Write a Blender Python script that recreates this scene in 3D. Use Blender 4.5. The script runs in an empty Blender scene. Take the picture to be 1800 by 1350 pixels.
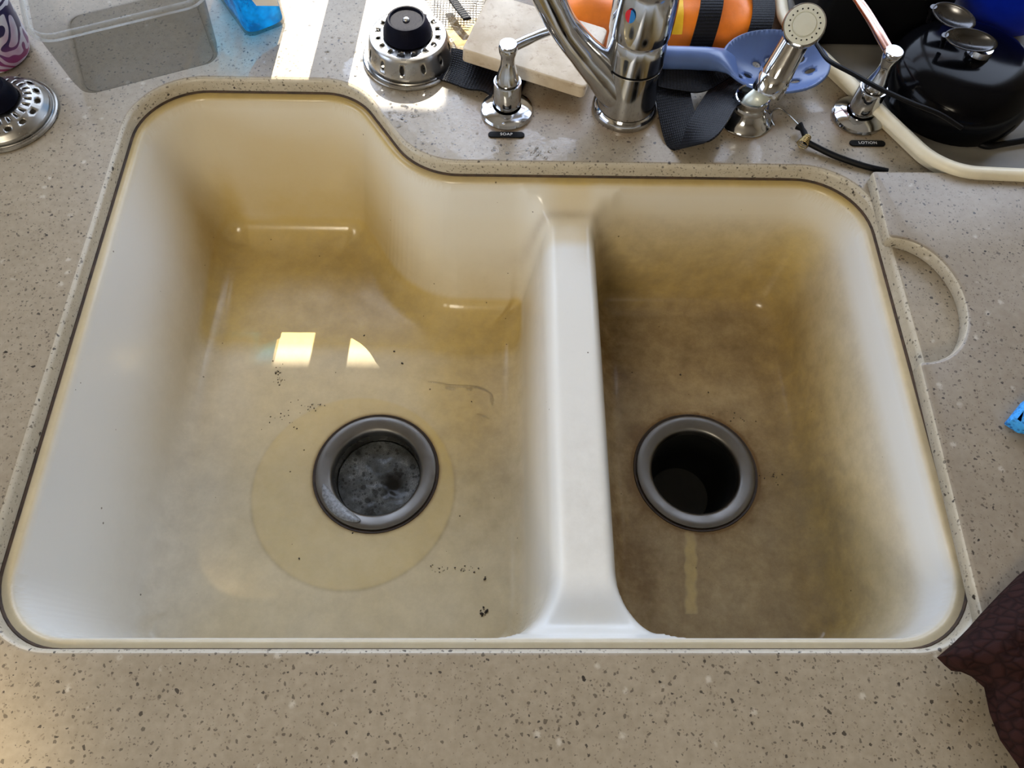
import bpy, bmesh, math, random
import numpy as np
from mathutils import Vector, Matrix, Quaternion, noise
from mathutils.geometry import delaunay_2d_cdt

random.seed(7)
rng = np.random.default_rng(7)
PI = math.pi
scene = bpy.context.scene
col = scene.collection

# ------------------------------------------------------------------ camera, world, sun, lamps, exposure
CAM = Vector((0.0, 0.0, 0.4914))
RT = Vector((0.9998, -0.0027, 0.0217)); UP = Vector((-0.0074, 0.8932, 0.4496)); FW = Vector((0.0206, 0.4496, -0.8930))
F_PX = 1321.85
cam_data = bpy.data.cameras.new('camera'); cam = bpy.data.objects.new('camera', cam_data); col.objects.link(cam)
cam_data.sensor_width = 36.0; cam_data.sensor_fit = 'HORIZONTAL'; cam_data.lens = F_PX / 1800 * 36
cam_data.clip_start = 0.01; cam_data.clip_end = 100
m3 = Matrix((RT, UP, -FW)).transposed()
q_cam = m3.to_quaternion().normalized()
cam.matrix_world = Matrix.Translation(CAM) @ q_cam.to_matrix().to_4x4()
scene.camera = cam

scene.view_settings.view_transform = 'Standard'
scene.view_settings.look = 'None'
scene.view_settings.gamma = 1.0
scene.view_settings.use_curve_mapping = False
scene.view_settings.exposure = 0.83

world = bpy.data.worlds.new('world'); scene.world = world; world.use_nodes = True
bg = world.node_tree.nodes['Background']
bg.inputs['Color'].default_value = (0.68, 0.79, 1.0, 1)
bg.inputs['Strength'].default_value = 3.2

def look(o, d):
    o.rotation_euler = Vector(d).to_track_quat('-Z', 'Y').to_euler()
sun_d = bpy.data.lights.new('sun', 'SUN'); sun = bpy.data.objects.new('sun', sun_d); col.objects.link(sun)
sun_d.energy = 9.0; sun_d.angle = math.radians(0.12); sun_d.color = (1.0, 0.93, 0.80)
look(sun, (-0.06, -1.0, -1.0)); sun.location = (0.3, 4, 4)

def area(name, loc, d, size, power, color, size_y=None):
    l = bpy.data.lights.new(name, 'AREA'); o = bpy.data.objects.new(name, l); col.objects.link(o)
    l.energy = power; l.color = color; l.size = size
    if size_y: l.shape = 'RECTANGLE'; l.size_y = size_y
    o.location = loc; look(o, d); return o
ceil_lamp = area('ceiling_lamp_light', (-0.45, -1.20, 1.05), (0.35, 1.5, -1.0), 0.45, 10.0, (1.0, 0.89, 0.70))
spot_d = bpy.data.lights.new('corner_patch_spot', 'SPOT'); spot = bpy.data.objects.new('corner_patch_spot', spot_d); col.objects.link(spot)  # added narrow spot, shaped to warm the front left corner of the counter
spot_d.energy = 44; spot_d.color = (1.0, 0.79, 0.47); spot_d.spot_size = math.radians(14); spot_d.spot_blend = 0.7; spot_d.shadow_soft_size = 0.04
spot.location = (-0.75, -0.35, 1.1); look(spot, Vector((-0.385, -0.055, 0)) - spot.location)
# portal so the daylight through the window is sampled well
por = area('window_portal', (0.15, 0.945, 0.48), (0, -1, 0), 1.84, 1.0, (1, 1, 1), 0.8)
por.data.cycles.is_portal = True
por2 = area('side_window_portal', (-1.19, 0.10, 0.30), (1, 0, 0), 0.46, 1.0, (1, 1, 1), 0.94)
por2.data.cycles.is_portal = True

def at(px, py, z=0.0):
    """the point at height z that the photograph shows at pixel (px, py)"""
    d = FW + RT * ((px - 900) / F_PX) - UP * ((py - 675) / F_PX)
    return CAM + d * ((z - CAM.z) / d.z)
def at_y(px, py, y):
    d = FW + RT * ((px - 900) / F_PX) - UP * ((py - 675) / F_PX)
    return CAM + d * (y / d.y)

# ------------------------------------------------------------------ materials
def srgb(r, g, b):
    def f(c):
        c /= 255.0
        return c / 12.92 if c <= 0.04045 else ((c + 0.055) / 1.055) ** 2.4
    return (f(r), f(g), f(b), 1.0)

class NT:
    def __init__(s, name):
        s.m = bpy.data.materials.new(name); s.m.use_nodes = True
        s.t = s.m.node_tree; s.n = s.t.nodes; s.p = s.n['Principled BSDF']; s.out = s.n['Material Output']
    def node(s, typ, **kw):
        n = s.n.new(typ)
        for k, v in kw.items():
            if hasattr(n, k): setattr(n, k, v)
            else: n.inputs[k].default_value = v
        return n
    def link(s, a, b): s.t.links.new(a, b)
    def coords(s, scale=(1, 1, 1), rot=(0, 0, 0), kind='Object'):
        tc = s.node('ShaderNodeTexCoord'); mp = s.node('ShaderNodeMapping')
        mp.inputs['Scale'].default_value = scale; mp.inputs['Rotation'].default_value = rot
        s.link(tc.outputs[kind], mp.inputs['Vector']); return mp.outputs['Vector']
    def noise(s, vec, scale, detail=4, rough=0.6):
        n = s.node('ShaderNodeTexNoise'); n.inputs['Scale'].default_value = scale; n.inputs['Detail'].default_value = detail
        n.inputs['Roughness'].default_value = rough
        if vec is not None: s.link(vec, n.inputs['Vector'])
        return n.outputs['Fac']
    def ramp(s, fac, stops):
        r = s.node('ShaderNodeValToRGB'); e = r.color_ramp.elements
        while len(e) < len(stops): e.new(0.5)
        for el, (p, c) in zip(e, stops):
            el.position = p; el.color = c if hasattr(c, '__len__') else (c, c, c, 1)
        s.link(fac, r.inputs['Fac']); return r.outputs['Color']
    def math(s, op, a, b=None, c=None, clamp=False):
        n = s.node('ShaderNodeMath', operation=op); n.use_clamp = clamp
        for i, v in enumerate((a, b, c)):
            if v is None: continue
            if isinstance(v, (int, float)): n.inputs[i].default_value = v
            else: s.link(v, n.inputs[i])
        return n.outputs[0]
    def mix(s, fac, a, b, blend='MIX'):
        n = s.node('ShaderNodeMix', data_type='RGBA', blend_type=blend)
        for i, v in ((0, fac), (6, a), (7, b)):
            if isinstance(v, (int, float)): n.inputs[i].default_value = v
            elif isinstance(v, tuple): n.inputs[i].default_value = v
            else: s.link(v, n.inputs[i])
        return n.outputs[2]
    def bump(s, h, strength=0.3, dist=0.001):
        b = s.node('ShaderNodeBump'); b.inputs['Strength'].default_value = strength; b.inputs['Distance'].default_value = dist
        s.link(h, b.inputs['Height']); s.link(b.outputs['Normal'], s.p.inputs['Normal'])
    def set(s, **kw):
        for k, v in kw.items(): s.p.inputs[k.replace('_', ' ')].default_value = v
        return s

def simple(name, c, rough=0.5, metal=0.0, wear=0.12, scale=60, bump=0.0, bscale=300, **kw):
    t = NT(name); v = t.coords()
    n = t.noise(v, scale, 5)
    c2 = tuple(x * (1 - wear) for x in c[:3]) + (1,); c1 = tuple(min(1, x * (1 + wear)) for x in c[:3]) + (1,)
    t.link(t.ramp(n, [(0.3, c2), (0.7, c1)]), t.p.inputs['Base Color'])
    t.set(Roughness=rough, Metallic=metal, **kw)
    if bump: t.bump(t.noise(v, bscale, 3), bump)
    return t.m

def chrome(name, c, rough, spots=0.0):
    t = NT(name); v = t.coords()
    n = t.noise(v, 90, 6)
    t.link(t.ramp(n, [(0.35, tuple(x * .9 for x in c[:3]) + (1,)), (0.65, c)]), t.p.inputs['Base Color'])
    t.link(t.ramp(t.noise(v, 45, 6), [(0.4, rough), (0.75, rough + 0.12 + spots)]), t.p.inputs['Roughness'])
    t.set(Metallic=1.0); return t.m

M = {}
M['chrome'] = chrome('chrome', srgb(196, 198, 202), 0.07)
M['steel'] = chrome('brushed_steel', srgb(168, 166, 162), 0.24, 0.05)
M['drain_steel'] = chrome('drain_steel', srgb(118, 116, 113), 0.36, 0.1)
M['black_rubber'] = simple('black_rubber', srgb(13, 14, 26), 0.5, bump=0.15, Specular_IOR_Level=0.05)
M['black_plastic'] = simple('black_plastic', srgb(9, 9, 11), 0.5, Specular_IOR_Level=0.14)
M['black_gloss'] = simple('black_enamel', srgb(6, 6, 8), 0.14, wear=0.3, Specular_IOR_Level=0.09)
M['cream'] = simple('cream_plastic', srgb(222, 212, 184), 0.4, scale=20)
M['grey_tray'] = simple('grey_tray', srgb(128, 124, 116), 0.45, scale=25)
M['spray_white'] = simple('spray_white', srgb(205, 205, 190), 0.4, wear=0.03)
M['hose'] = simple('hose_silver', srgb(200, 205, 195), 0.35, 0.3)
M['ladle'] = simple('ladle_blue', srgb(80, 101, 146), 0.28, wear=0.08)
M['blue_bowl'] = simple('bowl_blue', srgb(16, 44, 185), 0.22)
M['orange'] = simple('orange_cloth', srgb(243, 124, 24), 0.40, wear=0.22, scale=30, bump=0.25, bscale=120)
M['yellow'] = simple('sunlit_cloth', srgb(252, 190, 20), 0.45, wear=0.2, scale=60, bump=0.25, bscale=160)  # sunlight on the orange bag, put into the cloth colour
M['red'] = simple('red_enamel', srgb(200, 30, 50), 0.25)
M['blue'] = simple('blue_enamel', srgb(40, 120, 190), 0.25)
M['white_print'] = simple('white_print', srgb(215, 215, 215), 0.5, wear=0.02)
M['dark_steel'] = chrome('dark_steel', srgb(92, 92, 94), 0.22)
M['brass'] = chrome('brass', srgb(190, 170, 120), 0.25)
M['wire'] = chrome('wire', srgb(170, 170, 165), 0.2)
M['debris'] = simple('food_debris', srgb(40, 30, 20), 0.7, wear=0.4, scale=400)
M['caulk'] = simple('dirty_caulk', srgb(62, 44, 26), 0.7, wear=0.6, scale=120)
M['gasket'] = simple('rusty_gasket', srgb(48, 34, 22), 0.6, wear=0.5, scale=150)
M['nozzle_reflection'] = chrome('chrome_reflection_tint', srgb(205, 160, 145), 0.14)  # chrome nozzle with its coppery reflection put into the colour
M['wall'] = simple('wall_paint', srgb(196, 184, 160), 0.8, wear=0.03)
M['ceiling'] = simple('ceiling_paint', srgb(214, 206, 190), 0.8, wear=0.03)
M['floor'] = simple('floor_vinyl', srgb(112, 88, 66), 0.5)
M['asphalt'] = simple('asphalt', srgb(120, 122, 124), 0.9, wear=0.2, scale=8)
M['wood'] = simple('cabinet_wood', srgb(120, 84, 52), 0.45, wear=0.2, scale=20)
M['frame'] = simple('window_frame', srgb(200, 198, 190), 0.4, wear=0.03)
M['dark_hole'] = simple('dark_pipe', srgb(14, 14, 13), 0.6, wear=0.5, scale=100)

def webbing():
    t = NT('black_webbing'); v = t.coords(kind='UV', scale=(1, 1, 1))
    w1 = t.node('ShaderNodeTexWave', wave_type='BANDS', bands_direction='X'); w1.inputs['Scale'].default_value = 5.5
    w1.inputs['Distortion'].default_value = 0.6
    w2 = t.node('ShaderNodeTexWave', wave_type='BANDS', bands_direction='Y'); w2.inputs['Scale'].default_value = 110
    w2.inputs['Distortion'].default_value = 0.6
    t.link(v, w1.inputs['Vector']); t.link(v, w2.inputs['Vector'])
    h = t.math('MULTIPLY', w1.outputs['Fac'], w2.outputs['Fac'])
    t.link(t.ramp(h, [(0.0, srgb(3, 3, 5)), (0.7, srgb(12, 13, 20)), (1.0, srgb(34, 37, 56))]), t.p.inputs['Base Color'])
    t.set(Roughness=0.5, Specular_IOR_Level=0.2); t.bump(h, 0.6, 0.0006)
    return t.m
M['webbing'] = webbing()

def counter_mat(name, base, dark, light, edge=False):
    t = NT(name); v = t.coords(kind='Object')
    c = t.ramp(t.math('ADD', t.math('MULTIPLY', t.noise(v, 14, 6, 0.65), 0.5), t.math('MULTIPLY', t.noise(v, 170, 4, 0.6), 0.5)), [(0.36, dark), (0.64, base)])
    # pale chips
    vo = t.node('ShaderNodeTexVoronoi', feature='F1'); vo.inputs['Scale'].default_value = 75; t.link(v, vo.inputs['Vector'])
    sep = t.node('ShaderNodeSeparateColor'); t.link(vo.outputs['Color'], sep.inputs[0])
    pd = t.math('MULTIPLY_ADD', t.noise(v, 330, 3), 0.35, vo.outputs['Distance'])
    ps = t.node('ShaderNodeMapRange'); t.link(pd, ps.inputs[0]); ps.inputs[1].default_value = .38; ps.inputs[2].default_value = .24
    pale = t.math('MULTIPLY', ps.outputs[0], t.math('GREATER_THAN', sep.outputs[0], 0.72))
    c = t.mix(t.math('MULTIPLY', pale, 0.42), c, light)
    # dark flecks of several sizes, warped so that they are not round
    nz = t.node('ShaderNodeTexNoise'); nz.inputs['Scale'].default_value = 260; t.link(v, nz.inputs['Vector'])
    wv = t.node('ShaderNodeVectorMath', operation='SCALE'); t.link(nz.outputs['Color'], wv.inputs[0]); wv.inputs['Scale'].default_value = 0.004
    vv = t.node('ShaderNodeVectorMath', operation='ADD'); t.link(v, vv.inputs[0]); t.link(wv.outputs[0], vv.inputs[1])
    for sc, rad, thr, amt, cc in ((290, 0.34, 0.30, 0.7, srgb(62, 52, 42)), (520, 0.42, 0.30, 0.45, srgb(88, 75, 60)), (170, 0.22, 0.45, 0.85, srgb(40, 33, 28)), (84, 0.13, 0.66, 0.95, srgb(34, 28, 24))):
        vo = t.node('ShaderNodeTexVoronoi', feature='F1'); vo.inputs['Scale'].default_value = sc; t.link(vv.outputs[0], vo.inputs['Vector'])
        sep = t.node('ShaderNodeSeparateColor'); t.link(vo.outputs['Color'], sep.inputs[0])
        r = t.math('MULTIPLY', sep.outputs[1], rad)
        k = t.math('MULTIPLY', t.math('LESS_THAN', vo.outputs['Distance'], r), t.math('GREATER_THAN', sep.outputs[0], thr))
        c = t.mix(t.math('MULTIPLY', k, amt), c, cc)
    if name == 'speckled_counter':
        dirt = None
        for gx_, gy_, g0, g1 in ((.113, .5247, .030, .052), (.0075, .5204, .024, .046), (.3238, .5198, .024, .044), (.060, .528, .02, .055), (.2207, .5171, .025, .036)):
            dd_ = t.node('ShaderNodeVectorMath', operation='DISTANCE'); t.link(v, dd_.inputs[0]); dd_.inputs[1].default_value = (gx_, gy_, 0)
            mr_ = t.node('ShaderNodeMapRange', interpolation_type='SMOOTHSTEP'); t.link(dd_.outputs['Value'], mr_.inputs[0]); mr_.inputs[1].default_value = g1; mr_.inputs[2].default_value = g0
            dirt = mr_.outputs[0] if dirt is None else t.math('MAXIMUM', dirt, mr_.outputs[0])
        c = t.mix(t.math('MULTIPLY', dirt, t.ramp(t.noise(v, 50, 5), [(0.3, 0.15), (0.65, 0.60)])), c, srgb(122, 96, 66))
    t.link(c, t.p.inputs['Base Color'])
    t.set(Roughness=0.36)
    t.bump(t.noise(v, 500, 3), 0.06, 0.0005)
    return t, v
tc_, v_ = counter_mat('speckled_counter', srgb(160, 148, 128), srgb(141, 129, 109), srgb(212, 204, 190))
# water lies on the deck behind the sink: smoother there, in blotches
sx = tc_.node('ShaderNodeSeparateXYZ'); tc_.link(v_, sx.inputs[0])
def band(t, val, lo, hi, soft):
    a = t.node('ShaderNodeMapRange', interpolation_type='SMOOTHSTEP'); t.link(val, a.inputs[0]); a.inputs[1].default_value = lo - soft; a.inputs[2].default_value = lo + soft
    b = t.node('ShaderNodeMapRange', interpolation_type='SMOOTHSTEP'); t.link(val, b.inputs[0]); b.inputs[1].default_value = hi + soft; b.inputs[2].default_value = hi - soft
    return t.math('MULTIPLY', a.outputs[0], b.outputs[0])
wet = None
for wx, wy, wr in ((-0.078, .530, .030), (-0.045, .505, .034), (-0.020, .488, .028), (.022, .478, .024), (.055, .474, .018), (.185, .483, .022), (.215, .478, .018), (-.115, .570, .030), (.285, .555, .03)):
    dv_ = tc_.node('ShaderNodeVectorMath', operation='DISTANCE'); tc_.link(v_, dv_.inputs[0]); dv_.inputs[1].default_value = (wx, wy, 0)
    mr_ = tc_.node('ShaderNodeMapRange'); tc_.link(tc_.math('DIVIDE', dv_.outputs['Value'], wr), mr_.inputs[0]); mr_.inputs[1].default_value = 1.25; mr_.inputs[2].default_value = 0.55
    wet = mr_.outputs[0] if wet is None else tc_.math('MAXIMUM', wet, mr_.outputs[0])
blot = tc_.math('MULTIPLY_ADD', tc_.noise(v_, 70, 5, 0.65), 1.6, -0.8)
wetm = tc_.ramp(tc_.math('ADD', wet, blot), [(0.40, 0.0), (0.56, 1.0)])
tc_.link(wetm, tc_.p.inputs['Coat Weight']); tc_.p.inputs['Coat Roughness'].default_value = 0.09; tc_.p.inputs['Coat IOR'].default_value = 1.5
cb = tc_.node('ShaderNodeBump'); cb.inputs['Strength'].default_value = 0.25; cb.inputs['Distance'].default_value = 0.001
tc_.link(tc_.noise(v_, 240, 3), cb.inputs['Height']); tc_.link(cb.outputs['Normal'], tc_.p.inputs['Coat Normal'])
M['counter'] = tc_.m
M['counter_edge'] = counter_mat('counter_edge', srgb(192, 183, 163), srgb(177, 167, 146), srgb(220, 212, 198))[0].m  # paler edges: partly cut-edge tone, partly light put into the colour
M['slab'] = counter_mat('speckled_slab', srgb(149, 138, 121), srgb(133, 121, 104), srgb(205, 196, 182))[0].m

def swatch_mat():
    t = NT('stained_cream_slab'); v = t.coords()
    c = t.ramp(t.noise(v, 25, 6), [(0.35, srgb(180, 160, 130)), (0.65, srgb(214, 199, 174))])
    sp = t.ramp(t.noise(v, 120, 6, 0.75), [(0.55, 0.0), (0.72, 0.8)])
    c = t.mix(sp, c, srgb(140, 104, 72))
    t.link(c, t.p.inputs['Base Color']); t.set(Roughness=0.4); return t.m
M['swatch'] = swatch_mat()

def sink_mat():
    t = NT('stained_sink'); v = t.coords()
    at_ = t.node('ShaderNodeVertexColor', layer_name='stain'); sep = t.node('ShaderNodeSeparateColor'); t.link(at_.outputs['Color'], sep.inputs[0])
    big = t.noise(v, 16, 6, 0.7); mid = t.noise(v, 55, 6, 0.7); fine = t.noise(v, 240, 5, 0.7)
    def modulate(val, nz, amp):
        k = t.math('MULTIPLY_ADD', nz, amp, 1.0 - amp * 0.5)
        return t.math('MULTIPLY', val, k, clamp=True)
    yellow = modulate(sep.outputs[0], big, 0.4); brown = modulate(modulate(sep.outputs[1], mid, 1.0), big, 0.45)
    c = t.mix(yellow, srgb(224, 223, 217), srgb(206, 181, 116))
    c = t.mix(brown, c, srgb(112, 84, 46))
    grey = t.math('MULTIPLY', sep.outputs[2], t.ramp(mid, [(0.35, 0.0), (0.75, 1.0)]))
    c = t.mix(t.math('MULTIPLY', grey, 0.55), c, srgb(128, 118, 100))
    dots = t.node('ShaderNodeTexVoronoi', feature='F1'); dots.inputs['Scale'].default_value = 95; t.link(v, dots.inputs['Vector'])
    ds = t.node('ShaderNodeSeparateColor'); t.link(dots.outputs['Color'], ds.inputs[0])
    dk = t.math('MULTIPLY', t.math('LESS_THAN', dots.outputs['Distance'], t.math('MULTIPLY', ds.outputs[1], 0.085)), t.math('GREATER_THAN', ds.outputs[0], 0.80))
    c = t.mix(t.math('MULTIPLY', dk, 0.75), c, srgb(60, 44, 26))
    smear = t.ramp(fine, [(0.60, 0.0), (0.80, 0.35)])
    c = t.mix(t.math('MULTIPLY', smear, t.math('MULTIPLY_ADD', sep.outputs[1], 0.8, 0.10)), c, srgb(70, 54, 34))
    t.link(c, t.p.inputs['Base Color'])
    t.link(t.ramp(mid, [(0.3, 0.14), (0.75, 0.28)]), t.p.inputs['Roughness']); t.set(Specular_IOR_Level=0.34)
    t.bump(t.noise(v, 90, 4), 0.05, 0.0008)
    return t.m
M['sink'] = sink_mat()

def clear_plastic(name, tint, alpha, rough=0.12, edge=0.5, base=0.16):
    t = NT(name)
    tr = t.node('ShaderNodeBsdfTransparent'); tr.inputs[0].default_value = tint
    mx = t.node('ShaderNodeMixShader')
    fr = t.node('ShaderNodeLayerWeight'); fr.inputs['Blend'].default_value = 0.45
    v = t.coords()
    f = t.math('MULTIPLY_ADD', t.math('POWER', fr.outputs['Facing'], 2.0), edge, alpha)
    f = t.math('ADD', f, t.ramp(t.noise(v, 60, 5), [(0.5, 0.0), (0.75, 0.10)]), clamp=True)
    t.set(Roughness=rough)
    t.p.inputs['Base Color'].default_value = (base, base, base * .95, 1)
    t.link(f, mx.inputs[0]); t.link(tr.outputs[0], mx.inputs[1]); t.link(t.p.outputs[0], mx.inputs[2]); t.link(mx.outputs[0], t.out.inputs[0])
    return t.m
M['clear'] = clear_plastic('clear_plastic', (0.76, 0.745, 0.71, 1), 0.03, edge=0.38)
M['clear_rim'] = clear_plastic('clear_rim', (0.85, 0.85, 0.83, 1), 0.12, edge=0.55, base=0.42)
M['wrapper'] = clear_plastic('amber_wrapper', (1.0, 0.86, 0.62, 1), 0.25)

def liquid_mat():
    t = NT('blue_liquid')
    tr = t.node('ShaderNodeBsdfTransparent'); tr.inputs[0].default_value = (0.03, 0.60, 0.97, 1)
    mx = t.node('ShaderNodeMixShader'); v = t.coords()
    tl = t.node('ShaderNodeBsdfTranslucent'); tl.inputs[0].default_value = (0.0, 0.55, 1.0, 1)
    t.p.inputs['Base Color'].default_value = (0.0, 0.30, 0.85, 1); t.set(Roughness=0.05)
    m2 = t.node('ShaderNodeMixShader'); m2.inputs[0].default_value = 0.88
    t.link(t.p.outputs[0], m2.inputs[1]); t.link(tl.outputs[0], m2.inputs[2])
    t.link(t.ramp(t.noise(v, 55, 5), [(0.38, 0.15), (0.62, 0.60)]), mx.inputs[0])
    t.link(tr.outputs[0], mx.inputs[1]); t.link(m2.outputs[0], mx.inputs[2]); t.link(mx.outputs[0], t.out.inputs[0])
    return t.m
M['liquid'] = liquid_mat()

def sheer(name, c):
    t = NT(name)
    tl = t.node('ShaderNodeBsdfTranslucent'); tl.inputs[0].default_value = c
    mx = t.node('ShaderNodeMixShader'); v = t.coords()
    t.link(t.ramp(t.noise(v, 30, 4), [(0.3, 0.55), (0.7, 0.65)]), mx.inputs[0])
    t.p.inputs['Base Color'].default_value = c; t.set(Roughness=0.9)
    t.link(t.p.outputs[0], mx.inputs[1]); t.link(tl.outputs[0], mx.inputs[2]); t.link(mx.outputs[0], t.out.inputs[0])
    return t.m
M['sheer'] = sheer('sheer_fabric', srgb(214, 222, 236))

def paisley_mat():
    t = NT('paisley_print'); v = t.coords(scale=(1, 1, 1))
    nz = t.node('ShaderNodeTexNoise'); nz.inputs['Scale'].default_value = 34; nz.inputs['Detail'].default_value = 1.0; t.link(v, nz.inputs['Vector'])
    wv = t.node('ShaderNodeVectorMath', operation='SCALE'); t.link(nz.outputs['Color'], wv.inputs[0]); wv.inputs['Scale'].default_value = 0.085
    vv = t.node('ShaderNodeVectorMath', operation='ADD'); t.link(v, vv.inputs[0]); t.link(wv.outputs[0], vv.inputs[1])
    w = t.node('ShaderNodeTexWave', wave_type='RINGS', rings_direction='SPHERICAL'); w.inputs['Scale'].default_value = 22; w.inputs['Distortion'].default_value = 4.5; w.inputs['Detail'].default_value = 1
    t.link(vv.outputs[0], w.inputs['Vector'])
    sxyz = t.node('ShaderNodeSeparateXYZ'); t.link(v, sxyz.inputs[0])
    ink = t.ramp(w.outputs['Fac'], [(0.40, 1.0), (0.50, 0.0)])
    tint = t.ramp(t.math('MULTIPLY_ADD', sxyz.outputs[2], 14, 0.05, clamp=True), [(0.0, srgb(176, 56, 106)), (0.28, srgb(120, 60, 120)), (0.42, srgb(40, 30, 84)), (1.0, srgb(26, 24, 76))])
    base = t.ramp(t.noise(v, 30, 2), [(0.45, srgb(228, 228, 238)), (0.70, srgb(186, 140, 180))])
    t.link(t.mix(ink, base, tint), t.p.inputs['Base Color']); t.set(Roughness=0.3); return t.m
M['paisley'] = paisley_mat()

def foam_mat():
    t = NT('grey_foam'); v = t.coords()
    def cells(sc, rad, thr):
        vo = t.node('ShaderNodeTexVoronoi', feature='F1'); vo.inputs['Scale'].default_value = sc; t.link(v, vo.inputs['Vector'])
        se = t.node('ShaderNodeSeparateColor'); t.link(vo.outputs['Color'], se.inputs[0])
        return t.math('MULTIPLY', t.math('LESS_THAN', vo.outputs['Distance'], t.math('MULTIPLY', se.outputs[1], rad)), t.math('GREATER_THAN', se.outputs[0], thr))
    base = t.ramp(t.noise(v, 46, 5), [(0.34, 0.16), (0.64, 0.85)])
    fine = t.ramp(t.noise(v, 900, 3), [(0.35, 0.62), (0.65, 1.0)])
    f = t.math('MULTIPLY', base, fine)
    f = t.math('MULTIPLY', f, t.math('SUBTRACT', 1.0, t.math('MULTIPLY', cells(300, 0.55, 0.35), 0.6)))
    f = t.math('MULTIPLY', f, t.math('SUBTRACT', 1.0, t.math('MULTIPLY', cells(150, 0.50, 0.55), 0.6)))
    dn_ = t.node('ShaderNodeVectorMath', operation='DISTANCE'); t.link(v, dn_.inputs[0]); dn_.inputs[1].default_value = (0.013, -0.006, -.004)
    hole = t.ramp(t.math('ADD', dn_.outputs['Value'], t.math('MULTIPLY', t.noise(v, 60, 3), 0.012)), [(0.013, 0.0), (0.024, 1.0)])
    f = t.math('MULTIPLY', f, hole)
    t.link(t.ramp(f, [(0.0, srgb(9, 10, 10)), (0.5, srgb(88, 91, 92)), (1.0, srgb(150, 153, 155))]), t.p.inputs['Base Color'])
    t.set(Roughness=0.28, Specular_IOR_Level=0.3); t.bump(f, 0.12, 0.0006); return t.m
M['foam'] = foam_mat()
M['foam_light'] = simple('foam_light', srgb(132, 136, 142), 0.25, wear=0.45, scale=420, bump=0.3, bscale=500)

def leather_mat():
    t = NT('brown_embossed_leather'); v = t.coords(scale=(1, 1.5, 1))
    vo = t.node('ShaderNodeTexVoronoi', feature='DISTANCE_TO_EDGE'); vo.inputs['Scale'].default_value = 120; t.link(v, vo.inputs['Vector'])
    n = t.noise(v, 160, 5)
    h = t.math('ADD', t.ramp(vo.outputs['Distance'], [(0.0, 0.0), (0.25, 1.0)]), t.math('MULTIPLY', n, 0.5))
    t.link(t.ramp(h, [(0.2, srgb(28, 13, 11)), (1.0, srgb(46, 25, 22))]), t.p.inputs['Base Color'])
    t.set(Roughness=0.8, Specular_IOR_Level=0.12); t.bump(h, 0.5, 0.001); return t.m
M['leather'] = leather_mat()
def sponge_mat(): 
    t = NT('blue_cloth'); v = t.coords()
    vo = t.node('ShaderNodeTexVoronoi', feature='F1'); vo.inputs['Scale'].default_value = 420; t.link(v, vo.inputs['Vector'])
    t.link(t.ramp(vo.outputs['Distance'], [(0.1, srgb(14, 70, 150)), (0.6, srgb(60, 160, 235))]), t.p.inputs['Base Color']); t.set(Roughness=0.8)
    t.bump(vo.outputs['Distance'], 0.8, 0.001); return t.m
M['sponge'] = sponge_mat()
def water_mat():
    t = NT('water'); t.set(Roughness=0.02, IOR=1.33, Transmission_Weight=1.0); t.p.inputs['Base Color'].default_value = (1, 1, 1, 1); return t.m
M['water'] = water_mat()

# ------------------------------------------------------------------ mesh helpers
def link_mesh(name, verts, faces, mat, parent=None, loc=None, smooth=True, uvs=None):
    me = bpy.data.meshes.new(name); me.from_pydata([tuple(v) for v in verts], [], [tuple(f) for f in faces])
    if uvs is not None:
        l = me.uv_layers.new(name='UVMap')
        for lp in me.loops: l.data[lp.index].uv = uvs[lp.vertex_index]
    bm = bmesh.new(); bm.from_mesh(me); bmesh.ops.recalc_face_normals(bm, faces=bm.faces); bm.to_mesh(me); bm.free()
    if smooth: me.polygons.foreach_set('use_smooth', [True] * len(me.polygons))
    me.materials.append(mat)
    o = bpy.data.objects.new(name, me); col.objects.link(o)
    if parent is not None: o.parent = parent
    if loc is not None: o.location = loc
    return o
def sharp(o, deg=35):
    me = o.data; bm = bmesh.new(); bm.from_mesh(me)
    for e in bm.edges:
        if len(e.link_faces) == 2 and e.calc_face_angle(0) > math.radians(deg): e.smooth = False
    bm.to_mesh(me); bm.free(); return o
class MB:
    def __init__(s): s.v = []; s.f = []; s.uv = []
    def add(s, v, f):
        b = len(s.v); s.v += [Vector(x) for x in v]; s.f += [tuple(i + b for i in q) for q in f]; return s
    def xf(s, mat): s.v = [mat @ x for x in s.v]; return s
    def obj(s, name, mat, parent=None, loc=None, smooth=True, ang=35):
        o = link_mesh(name, s.v, s.f, mat, parent, loc, smooth)
        return sharp(o, ang) if smooth and ang else o
def lathe(profile, n=48, close_top=False, close_bottom=False):
    v = []; f = []
    for r, z in profile:
        for i in range(n):
            a = 2 * PI * i / n; v.append((r * math.cos(a), r * math.sin(a), z))
    for k in range(len(profile) - 1):
        for i in range(n):
            j = (i + 1) % n
            f.append((k * n + i, k * n + j, (k + 1) * n + j, (k + 1) * n + i))
    if close_bottom: f.append(tuple(reversed(range(n))))
    if close_top: f.append(tuple((len(profile) - 1) * n + i for i in range(n)))
    return v, f
def catmull(pts, sub=8):
    P = [Vector(p) for p in pts]; P = [2 * P[0] - P[1]] + P + [2 * P[-1] - P[-2]]; out = []
    for i in range(1, len(P) - 2):
        for k in range(sub):
            t = k / sub; a, b, c, d = P[i - 1:i + 3]
            out.append(0.5 * ((2 * b) + (c - a) * t + (2 * a - 5 * b + 4 * c - d) * t * t + (3 * b - a - 3 * c + d) * t ** 3))
    out.append(P[-2]); return out
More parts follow.
